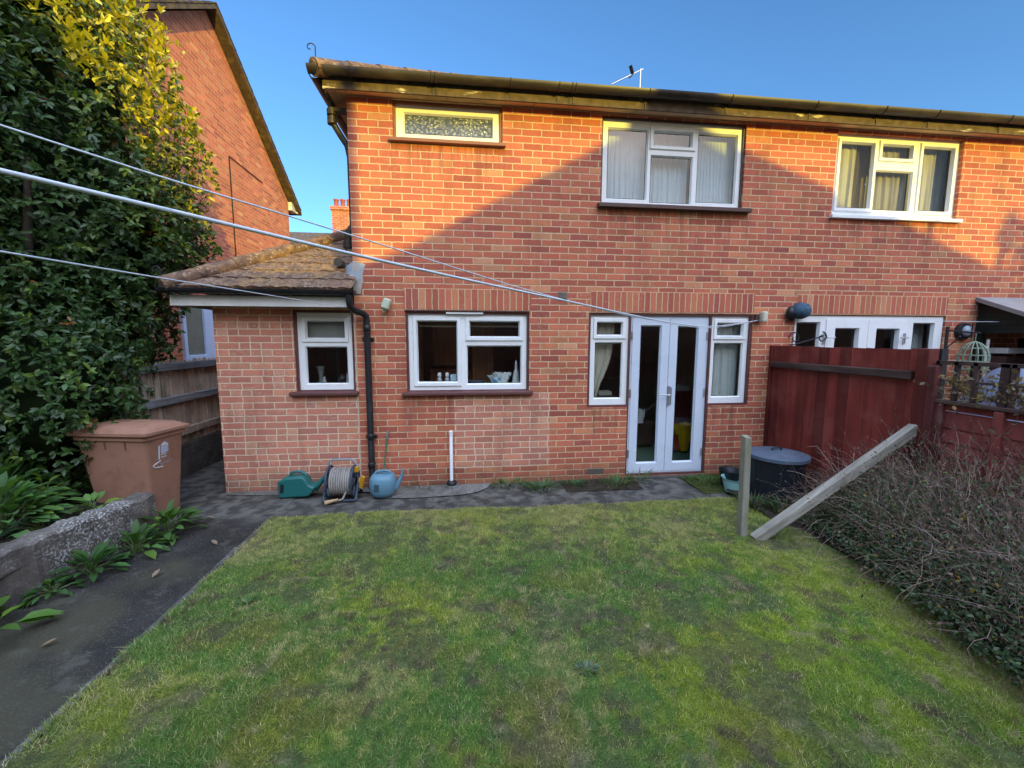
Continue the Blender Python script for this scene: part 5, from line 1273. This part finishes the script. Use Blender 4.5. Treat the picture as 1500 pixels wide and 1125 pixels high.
# ------------------------------------------------------------------ neighbour's lean-to and stored things
cn = thing('garden_canopy', 'dark green timber lean-to canopy with pale edged roof at the right edge', 'canopy', (8, -1, 0))
mb = MB(); mb.add([(6.82, -.002, 2.345), (6.82, -1.1, 1.85), (10, -1.1, 1.85), (10, -.002, 2.345), (6.82, -.002, 2.29), (6.82, -1.1, 1.795), (10, -1.1, 1.795), (10, -.002, 2.29)], [(0, 1, 2, 3), (4, 7, 6, 5), (0, 4, 5, 1), (1, 5, 6, 2)]); mb.build('canopy_roof', plain('weathered_grey_roof_edge', (.26, .255, .26), .6, .2, 6, .1), cn)
mb = MB(); mb.box(6.87, 6.93, -.80, -.004, 1.86, 1.955); mb.box(6.87, 6.93, -.62, -.004, 1.96, 2.04); mb.prism([(-.004, 2.042), (-.004, 2.285), (-.52, 2.042)], 6.88, 6.92, 'yz'); mb.box(6.87, 10, -1.08, -1.0, 1.72, 1.80); mb.box(6.87, 6.95, -.07, -.004, 0, 1.86); mb.box(6.87, 6.95, -1.08, -1.0, 0, 1.80); mb.build('canopy_frame', M['greentimber'], cn)
MB().box(7.5, 7.54, -.95, -.05, .3, 1.8).build('canopy_panel', M['greentimber'], cn)
pl = MB().tube([(6.78, -.22, 1.78), (6.76, -.22, .3)], .016, 8); tag(pl.build('white_pole', M['upvc_dull'], smooth=50), 'thin white pole standing behind the trellis under the canopy', 'pole')
sh_ = thing('wall_shelf', 'narrow white shelf above a dark cabinet under the canopy', 'shelf', (7.1, -.2, 1.5))
MB().box(6.98, 7.42, -.30, -.05, 1.60, 1.67).build('shelf_board', M['upvc_dull'], sh_); MB().box(7.0, 7.40, -.28, -.04, .9, 1.56).build('cabinet', M['sill'], sh_)
tpn = thing('covered_furniture', 'garden furniture under a blue-grey cover beyond the trellis at the right edge', 'cover', (5.45, -1.45, .6))
def cover():
    mb = MB(); n = 26; V = []
    for i in range(9):
        f = i / 8
        for k in range(n):
            t = 2 * PI * k / n; r = (.10 + .48 * f ** .8) * (1 + .09 * math.sin(5 * t + 3 * f) + .05 * math.sin(9 * t)); V.append((5.62 + r * math.cos(t), -1.30 + r * math.sin(t), 1.50 - .95 * f ** 1.4 + .02 * math.sin(7 * t)))
    return mb.add(V, [(i * n + k, i * n + (k + 1) % n, (i + 1) * n + (k + 1) % n, (i + 1) * n + k) for i in range(8) for k in range(n)] + [tuple(range(n))])
cover().build('fabric_cover', plain('blue_grey_cover', (.13, .16, .25), .6, .3, 5, .3), tpn, smooth=70)

# ------------------------------------------------------------------ washing lines
def wline(pts, label, r=.0034):
    P = [Vector(p) for p in pts]; out = []
    for i in range(len(P) - 1):     # Catmull-Rom
        p0 = P[max(i - 1, 0)]; p1 = P[i]; p2 = P[i + 1]; p3 = P[min(i + 2, len(P) - 1)]
        for k in range(8):
            t = k / 8; out.append(.5 * ((2 * p1) + (p2 - p0) * t + (2 * p0 - 5 * p1 + 4 * p2 - p3) * t * t + (3 * p1 - p0 - 3 * p2 + p3) * t ** 3))
    out.append(P[-1])
    return tag(MB().tube(out, r, 8).build('washing_line', M['cloth'], smooth=80), label, 'washing line', 'washing lines strung across the garden')
wline([(-3.00, -4.92, 2.66), (-1.18, -3.603, 2.315), (-.948, -3.435, 2.271), (-.618, -3.196, 2.217), (-.245, -2.926, 2.154), (.302, -2.53, 2.061), (.934, -2.07, 1.978), (1.46, -1.685, 1.93), (1.811, -1.427, 1.903), (2.51, -.911, 1.891), (3.588, -.1, 2.002), (3.64, -.05, 2.02)], 'uppermost washing line, crossing the laurel and the left gable before the wall', .0030)
wline([(-2.15, -5.48, 2.15), (-.697, -4.125, 2.025), (-.543, -3.981, 2.012), (-.28, -3.737, 1.988), (.044, -3.434, 1.965), (.488, -3.02, 1.938), (.924, -2.613, 1.91), (1.44, -2.131, 1.886), (2.17, -1.444, 1.887), (3.588, -.1, 2.004), (3.64, -.05, 2.03)], 'thickest and nearest washing line, running from the left edge to the french doors', .0042)
wline([(-1.305, -5.5, 1.97), (-1.296, -3.522, 2.014), (-1.293, -2.891, 2.029), (-1.29, -2.063, 2.053), (-1.282, -.215, 2.105)], 'lowest washing line, ending at the white fascia of the side extension', .0030)
tag(MB().tube([(6.2, -.03, 2.02), (7.2, -.35, 2.0), (9, -.9, 2.02)], .004, 6).build('washing_line', M['cloth']), "thin pale line beyond the right fence in front of the canopy", 'washing line', 'washing lines strung across the garden')
cpst = thing('clothes_post', 'timber clothes post with a cross arm holding the lower washing lines', 'post', (-1.75, -5.55, 0))
MB().box(-1.80, -1.70, -5.60, -5.50, -.1, 2.2).build('post', M['oldpost'], cpst, bevel=.006); MB().beam((-1.25, -5.55, 1.97), (-2.25, -5.55, 2.17), .06, .07).build('cross_arm', M['oldpost'], cpst, bevel=.005)
tag(MB().box(-3.06, -2.97, -4.99, -4.91, -.1, 2.72).build('clothes_post', M['oldpost'], bevel=.006), 'tall timber post holding the uppermost washing line', 'post')

# ------------------------------------------------------------------ curtains and things seen through the glass
def curtain(label, x0, x1, z0, z1, y, mat, waves=9, amp=.022, group='curtains behind the windows', pinch=None):
    amp = min(amp, .13 * (x1 - x0) / waves); nx, nz = 120, 14; V = []; ph = random.uniform(0, 6)
    for j in range(nz + 1):
        v = j / nz; z = z1 + (z0 - z1) * v
        a, b = x0, x1
        if pinch:
            px0, px1, pv = pinch; k = math.exp(-((v - pv) / .28) ** 2) if v < pv else 1 - .25 * (v - pv)
            a = x0 + (px0 - x0) * k; b = x1 + (px1 - x1) * k
        for i in range(nx + 1):
            u = i / nx; w = amp * math.sin(2 * PI * waves * u + ph + .5 * math.sin(5 * u + ph)) + amp * .45 * math.sin(2 * PI * waves * 1.7 * u + v * 1.3)
            V.append((a + (b - a) * u + .010 * math.sin(3 * v + u * 9), y + w * (.35 + .65 * min(1, v * 2 + .2)), z))
    F = [(j * (nx + 1) + i, j * (nx + 1) + i + 1, (j + 1) * (nx + 1) + i + 1, (j + 1) * (nx + 1) + i) for j in range(nz) for i in range(nx)]
    return tag(MB().add(V, F).build('curtain', mat, smooth=80), label, 'curtain', group)
def clothm(name, c, tr=.25):
    t = NT(name); n = t.noise(8, 3); cc = t.mix(n, tuple(q * .8 for q in c), c)
    d = t.n('ShaderNodeBsdfDiffuse'); t.L.new(cc, d.inputs[0]); x = t.n('ShaderNodeBsdfTranslucent'); t.L.new(cc, x.inputs[0]); m = t.n('ShaderNodeMixShader'); m.inputs[0].default_value = tr
    t.L.new(d.outputs[0], m.inputs[1]); t.L.new(x.outputs[0], m.inputs[2]); t.L.new(m.outputs[0], t.out.inputs[0]); return t.m
net = clothm('white_net_curtain', (.72, .83, .93)); lace = clothm('beige_lace_curtain', (.50, .44, .36)); crm = clothm('cream_curtain', (.72, .66, .52)); tan = clothm('tan_lined_curtain', (.36, .26, .13)); palec = clothm('pale_grey_curtain', (.70, .74, .70))
curtain('white net curtain in the left pane of the middle upstairs window', 1.64, 2.20, 3.38, 4.30, .17, net, 10)
curtain('white net curtain in the centre of the middle upstairs window', 2.19, 2.75, 3.38, 4.30, .185, net, 9, .018)
curtain('gathered white net curtain in the right pane of the middle upstairs window', 2.76, 3.34, 3.38, 4.25, .17, net, 14, .03)
curtain('cream curtain at the left of the right-hand upstairs window', 4.62, 5.0, 3.36, 4.3, .15, crm, 4, .035)
curtain('tan curtain lining beside the cream one in the right-hand upstairs window', 4.98, 5.20, 3.36, 4.3, .19, tan, 2, .03)
curtain('beige lace curtain in the centre of the right-hand upstairs window', 5.18, 5.78, 3.36, 4.3, .16, lace, 7, .03)
curtain('pale cream curtain at the right of the right-hand upstairs window', 5.80, 6.18, 3.36, 4.3, .17, clothm('pale_cream_curtain', (.70, .64, .55)), 4, .03)
curtain('grey-blue curtain edge at the far right of the right-hand upstairs window', 6.16, 6.36, 3.36, 4.3, .20, clothm('grey_blue_curtain', (.36, .37, .40)), 3, .02)
curtain('cream curtain tied back in the left side light of the french doors', 1.46, 1.86, .60, 2.03, .16, crm, 5, .03, pinch=(1.50, 1.66, .72))
curtain('pale curtain hanging straight in the right side light of the french doors', 3.06, 3.56, .15, 2.03, .16, palec, 6, .032)
curtain('pale curtain in the left side light of the white double doors', 4.22, 4.40, .2, 2.03, .22, crm, 4, .02)
curtain('light drape in the right side light of the white double doors', 5.90, 6.34, .2, 2.03, .22, palec, 4, .02)
# kitchen window sill
bpl = plain('clear_bottle_plastic', (.34, .36, .36), .2, .1, spec=.6)
for x, lab in ((-.318, 'left of two small pump bottles on the kitchen window sill'), (-.225, 'right of two small pump bottles on the kitchen window sill')):
    t = thing('pump_bottle', lab, 'bottle', (x, .20, 1.197))
    MB().lathe((x, .20, 1.197), [(.028, 0), (.03, .01), (.03, .085), (.014, .105)], 16).build('bottle', bpl, t, smooth=50)
    MB().lathe((x, .20, 1.30), [(.014, 0), (.022, .012), (.024, .04), (.016, .06)], 14).build('pump_top', M['upvc'], t, smooth=50)
bx_ = thing('tissue_box', 'pale blue-white box standing on the kitchen window sill by the mullion', 'box', (-.12, .2, 1.197))
MB().box(-.185, -.035, .16, .26, 1.197, 1.335).build('carton', plain('pale_blue_card', (.58, .72, .84), .6, .05), bx_, bevel=.006); MB().box(-.115, -.098, .157, .161, 1.305, 1.318).build('slot', M['black'], bx_)
tb = thing('folded_cloth', 'blue and white crumpled cloth on the kitchen window sill', 'cloth', (.44, .22, 1.197))
def crumple(cx, cy, z0, rx, ry, h, seed, flare=1.25):
    r = random.Random(seed); n = 36; V = []; a = [r.uniform(-.2, .2) for _ in range(n)]
    for i in range(8):
        f = i / 7
        for k in range(n):
            t = 2 * PI * k / n; q = (.8 + (flare - .8) * f) * (1 + a[k] * f + .05 * math.sin(7 * t + 4 * f)); V.append((cx + rx * q * math.cos(t), cy + ry * q * math.sin(t), z0 + h * f * (1 + .28 * a[(k * 3) % n] * f * 2)))
    return MB().add(V, [(i * n + k, i * n + (k + 1) % n, (i + 1) * n + (k + 1) % n, (i + 1) * n + k) for i in range(7) for k in range(n)])
def checks():
    t = NT('blue_checked_cloth'); n = t.smooth(t.noise(11, 3), .46, .56); t.bsdf(t.mix(n, (.09, .33, .52), (.70, .78, .80)), .8, .2); return t.m
crumple(.42, .22, 1.197, .105, .06, .115, 4).build('blue_part', checks(), tb, smooth=70); crumple(.45, .20, 1.215, .07, .045, .135, 9, 1.5).build('white_part', plain('white_cotton', (.70, .74, .72), .9, .08), tb, smooth=70)
sb = thing('squeeze_bottle', 'tall white cone-shaped bottle at the right of the kitchen window sill', 'bottle', (.62, .2, 1.197))
MB().lathe((.625, .2, 1.197), [(.052, 0), (.055, .01), (.030, .17), (.017, .20)], 20).build('bottle', plain('white_bottle', (.60, .60, .58), .45, .08), sb, smooth=50); MB().lathe((.625, .2, 1.397), [(.016, 0), (.013, .08), (.008, .11)], 14).build('nozzle', M['upvc'], sb, smooth=50)
dr_ = thing('storage_tray', 'dark blue-grey tray on the kitchen window sill beside the mullion', 'tray', (.13, .25, 1.197))
MB().box(.03, .24, .2, .31, 1.197, 1.262).build('tray', M['black'], dr_, bevel=.008); MB().box(.045, .20, .198, .203, 1.245, 1.252).build('rim', lidm, dr_)
for (x0, x1, lab) in ((-.60, -.06, 'rolled cream blind at the top of the left kitchen pane'), (.0, .70, 'rolled cream blind at the top of the right kitchen pane')):
    tag(MB().tube([(x0, .2, 1.925), (x1, .2, 1.925)], .012, 10).build('roller_blind', plain('cream_blind', (.55, .48, .36), .7, .1), smooth=60), lab, 'blind')
# side extension window
tag(MB().box(-1.86, -1.30, .16, .165, 1.765, 2.05).build('roller_blind', clothm('grey_white_blind', (.62, .66, .62))), 'pale blind behind the top pane of the small extension window', 'blind')
vs = thing('glass_vase', 'clear glass vase at the left of the extension window sill', 'vase', (-1.70, .2, 1.212))
MB().lathe((-1.70, .19, 1.212), [(.035, 0), (.04, .02), (.022, .10), (.035, .20), (.05, .235)], 18).build('glass', plain('grey_glass', (.13, .15, .15), .12, .3, spec=.8), vs, smooth=50); MB().lathe((-1.66, .18, 1.212), [(.02, 0), (.025, .05), (.012, .11)], 12).build('small_bottle', bpl, vs, smooth=50)
pc = thing('white_carton', 'small white carton at the right of the extension window sill', 'carton', (-1.39, .2, 1.212)); MB().box(-1.405, -1.375, .17, .21, 1.212, 1.355).build('carton', M['upvc_dull'], pc, bevel=.003)
ck = thing('crockery', 'dark pot with pale dish on the extension window sill', 'pot', (-1.46, .2, 1.212))
MB().ellip((-1.46, .2, 1.285), (.05, .045, .06), 16, 10, .12).build('dark_pot', M['black'], ck, smooth=60); MB().lathe((-1.44, .17, 1.212), [(.03, 0), (.05, .02), (.052, .025)], 18).build('dish', M['upvc_dull'], ck, smooth=50)
# living room
yb = thing('yellow_bag', 'yellow bag hanging over a red toy behind the right french door', 'bag', (3.26, .9, .06))
crumple(3.27, .92, .34, .16, .10, .15, 21, 1.25).build('bag_top', plain('yellow_plastic_bag', (.85, .55, .015), .45, .15, 8, .4), yb, smooth=70)
crumple(3.27, .86, .10, .07, .05, .28, 22, 1.3).build('bag_handle', plain('deep_yellow_plastic', (.80, .48, .012), .45, .15, 8, .4), yb, smooth=70)
MB().box(3.13, 3.26, .93, 1.10, .07, .44).build('red_toy', plain('red_plastic', (.62, .08, .03), .45, .1), yb, bevel=.02)
cst = thing('red_chest', 'dark red cabinet with papers on top inside the french doors', 'cabinet', (3.55, 1.7, .06))
MB().box(3.36, 3.72, 1.5, 2.0, .06, .92).build('cabinet', plain('dark_red_lacquer', (.22, .022, .024), .4, .2), cst, bevel=.01); MB().box(3.40, 3.70, 1.52, 1.8, .922, 1.0).build('paper_stack', M['upvc'], cst, bevel=.004)
ac = thing('armchair', 'dark armchair with a white cloth inside the left french door', 'armchair', (2.5, 1.6, .06))
MB().box(2.3, 2.95, 1.15, 1.8, .10, .50).build('seat', M['sill'], ac, bevel=.05, seg=3); MB().box(2.25, 3.0, 1.8, 2.0, .10, 1.1).build('backrest', M['sill'], ac, bevel=.06, seg=3); crumple(2.60, 1.05, .50, .12, .06, .20, 31, .85).build('white_cloth', M['upvc'], ac, smooth=70)
tbm = thing('side_table', 'low dark table with white papers behind the left side light', 'table', (1.75, .6, .06))
MB().box(1.48, 2.0, .42, .85, .98, 1.01).build('table_top', M['sill'], tbm, bevel=.005); MB().box(1.52, 1.96, .5, .8, .06, .98).build('cupboard', M['sill'], tbm)
crumple(1.70, .55, 1.012, .10, .07, .13, 41, .7).build('white_linen', M['upvc_dull'], tbm, smooth=70); MB().box(1.80, 1.98, .5, .66, 1.012, 1.06).build('papers', plain('cream_paper', (.6, .56, .46), .8, .1), tbm)

# ------------------------------------------------------------------ the row of houses behind the photographer (their shadow falls on this house)
SD = Vector((math.sin(math.radians(24)) * math.cos(math.radians(9)), -math.cos(math.radians(24)) * math.cos(math.radians(9)), math.sin(math.radians(9))))
def back(X, Z, L):
    t = L / -SD.y; return (X + SD.x * t, Z + SD.z * t)
bh = thing('house_behind', 'brick house at the bottom of the garden behind the photographer', 'house', (6, -20, 0))
L = 11.0
sil = [(-16, 2.40), (-2.2, 2.40), (-1.20, 2.50), (-.72, 2.70), (2.43, 4.42), (3.38, 3.93), (4.78, 3.46), (6.77, 2.72), (7.7, 2.25), (9.5, 2.1), (40, 2.1)]
pts = [back(a, b, L) for a, b in sil]
KX = math.tan(math.radians(24)) * 6     # unseen house sheared along the sun, so its depth keeps the shadow edge
out = [(pts[0][0], -.2)] + pts + [(pts[-1][0], -.2)]; n = len(out)
mb = MB(); mb.add([(x, -L, z) for x, z in out] + [(x + KX, -L - 6, z) for x, z in out], [tuple(range(n)), tuple(range(2 * n - 1, n - 1, -1))] + [(i, i + n, (i + 1) % n + n, (i + 1) % n) for i in range(n)]); mb.build('wall', M['brick'], bh)
mb = MB()
for q in range(len(pts) - 1):
    a, b = pts[q], pts[q + 1]; mb.add([(a[0], -L + .15, a[1] + .01), (b[0], -L + .15, b[1] + .01), (b[0] + KX, -L - 6.2, b[1] + .01), (a[0] + KX, -L - 6.2, a[1] + .01), (a[0], -L + .15, a[1] + .06), (b[0], -L + .15, b[1] + .06), (b[0] + KX, -L - 6.2, b[1] + .06), (a[0] + KX, -L - 6.2, a[1] + .06)], [(3, 2, 1, 0), (4, 5, 6, 7), (0, 1, 5, 4), (2, 3, 7, 6)])
mb.build('roof', M['tile'], bh)
a = back(-1.22, 5.2, L); MB().box(a[0] - .07, a[0] + .07, -L - .1, -L - .02, 3.5, a[1]).build('flue_pipe', M['black'], bh)
a = back(2.43, 4.9, L); MB().box(a[0] - .25, a[0] + .25, -L - .55, -L - .05, 5.0, a[1]).build('chimney', M['brick'], bh)
a = back(6.04, 3.42, L); MB().tube([(a[0], -L - .05, 3.5), (a[0], -L - .05, a[1])], .04, 8).build('flue_pipe', M['black'], bh)
# conifer and small tree beside it
def conifer(name, label, x, y, h, r, n, seed):
    g = np.random.default_rng(seed); t = thing(name, label, 'tree', (x, y, 0), 'trees behind the photographer')
    MB().tube([(x, y, -.1), (x, y, h * .9)], [.14, .02], 8).build('trunk', M['bark'], t)
    z = h * (1 - g.random(n) ** .6 * .96); q = r * (1 - z / h) * (.55 + .45 * g.random(n)) * (1 + .15 * np.sin(z * 9)); a = g.uniform(0, 2 * PI, n)
    pos = np.stack([x + q * np.cos(a), y + q * np.sin(a), z], -1); ax = np.stack([np.cos(a), np.sin(a), -.2 + 0 * a], -1) + .4 * g.normal(size=(n, 3))
    V, F, Cc = leaf_cloud(pos, ax, np.array([0, 0, 1.]) + .6 * g.normal(size=(n, 3)), np.full(n, .34), np.full(n, .2), np.array([.03, .05, .02]) * g.uniform(.6, 1.3, (n, 1)))
    raw_mesh('crown', V, F, M['softleaf'], t, Cc)
a = back(-6.3, 7.6, 17.0); conifer('conifer_tree', 'tall dark conifer on the left behind the photographer', a[0], -17.0, a[1], 6.6, 14000, 5)
a = back(7.35, 3.55, 12.0); conifer('conifer_tree', 'small slim conifer on the right behind the photographer', a[0], -12.0, a[1], .55, 900, 6)

# ------------------------------------------------------------------ sky, sun, camera
W = bpy.data.worlds.new('World'); S.world = W; W.use_nodes = True
nt = W.node_tree; nt.nodes.clear()
sky = nt.nodes.new('ShaderNodeTexSky'); sky.sky_type = 'NISHITA'; sky.sun_disc = False
sky.sun_elevation = math.radians(9); sky.sun_rotation = math.radians(156); sky.altitude = 50; sky.air_density = 1.0; sky.dust_density = .6; sky.ozone_density = 1.6
# tinted blue sky ahead, plain sky behind, added bright lobe overhead as fill
def wn(t, **k):
    x = nt.nodes.new(t)
    for a, b in k.items(): setattr(x, a, b)
    return x
tc = wn('ShaderNodeTexCoord'); sp = wn('ShaderNodeVectorMath', operation='DOT_PRODUCT'); nt.links.new(tc.outputs['Generated'], sp.inputs[0]); sp.inputs[1].default_value = (.03, -.22, .975)
mr = wn('ShaderNodeMapRange', interpolation_type='SMOOTHSTEP'); nt.links.new(sp.outputs['Value'], mr.inputs[0]); mr.inputs[1].default_value = .50; mr.inputs[2].default_value = .98; mr.inputs[3].default_value = 0; mr.inputs[4].default_value = 1
blue_ = wn('ShaderNodeMix', data_type='RGBA', blend_type='MULTIPLY'); blue_.inputs[0].default_value = 1; nt.links.new(sky.outputs[0], blue_.inputs[6]); blue_.inputs[7].default_value = FRONT
sy = wn('ShaderNodeSeparateXYZ'); nt.links.new(tc.outputs['Generated'], sy.inputs[0]); my = wn('ShaderNodeMapRange', interpolation_type='SMOOTHSTEP'); nt.links.new(sy.outputs[1], my.inputs[0]); my.inputs[1].default_value = .1; my.inputs[2].default_value = -.5
fb = wn('ShaderNodeMix', data_type='RGBA'); nt.links.new(my.outputs[0], fb.inputs[0]); nt.links.new(blue_.outputs[2], fb.inputs[6]); nt.links.new(sky.outputs[0], fb.inputs[7])
lobe = wn('ShaderNodeMix', data_type='RGBA', blend_type='MULTIPLY'); lobe.inputs[0].default_value = 1; nt.links.new(sky.outputs[0], lobe.inputs[6]); lobe.inputs[7].default_value = FILL
mx = wn('ShaderNodeMix', data_type='RGBA'); nt.links.new(mr.outputs[0], mx.inputs[0]); nt.links.new(fb.outputs[2], mx.inputs[6]); nt.links.new(lobe.outputs[2], mx.inputs[7])
bg = wn('ShaderNodeBackground'); bg.inputs['Strength'].default_value = SKY
outw = wn('ShaderNodeOutputWorld'); nt.links.new(mx.outputs[2], bg.inputs[0]); nt.links.new(bg.outputs[0], outw.inputs[0])
ld = bpy.data.lights.new('sun', 'SUN'); ld.energy = SUN; ld.angle = math.radians(.53); ld.color = (1.0, .76, .09)
so = bpy.data.objects.new('sun', ld); C.objects.link(so); so.rotation_euler = SD.to_track_quat('Z', 'Y').to_euler(); so.location = (0, 0, 20)
cd_ = bpy.data.cameras.new('camera'); cam = bpy.data.objects.new('camera', cd_); C.objects.link(cam)
cd_.sensor_width = 36; cd_.sensor_fit = 'HORIZONTAL'; cd_.lens = 600 / 1500 * 36; cd_.clip_start = .05; cd_.clip_end = 1000
ya, pi_, ro = math.radians(6.48), math.radians(6.31), math.radians(.15)
fwd = Vector((math.sin(ya) * math.cos(pi_), math.cos(ya) * math.cos(pi_), -math.sin(pi_))); rt = Vector((math.cos(ya), -math.sin(ya), 0)); up = rt.cross(fwd)
r2 = rt * math.cos(ro) + up * math.sin(ro); u2 = -rt * math.sin(ro) + up * math.cos(ro)
mw = Matrix.Identity(4)
for i in range(3): mw[i][0] = r2[i]; mw[i][1] = u2[i]; mw[i][2] = -fwd[i]; mw[i][3] = (0, -4.86, 1.774)[i]
cam.matrix_world = mw
S.camera = cam
S.view_settings.view_transform = 'Standard'; S.view_settings.look = 'None'; S.view_settings.exposure = 0; S.view_settings.gamma = 1
S.cycles.max_bounces = 8; S.cycles.transparent_max_bounces = 12; S.cycles.sample_clamp_indirect = 8
try: S.cycles.use_denoising = True
except Exception: pass
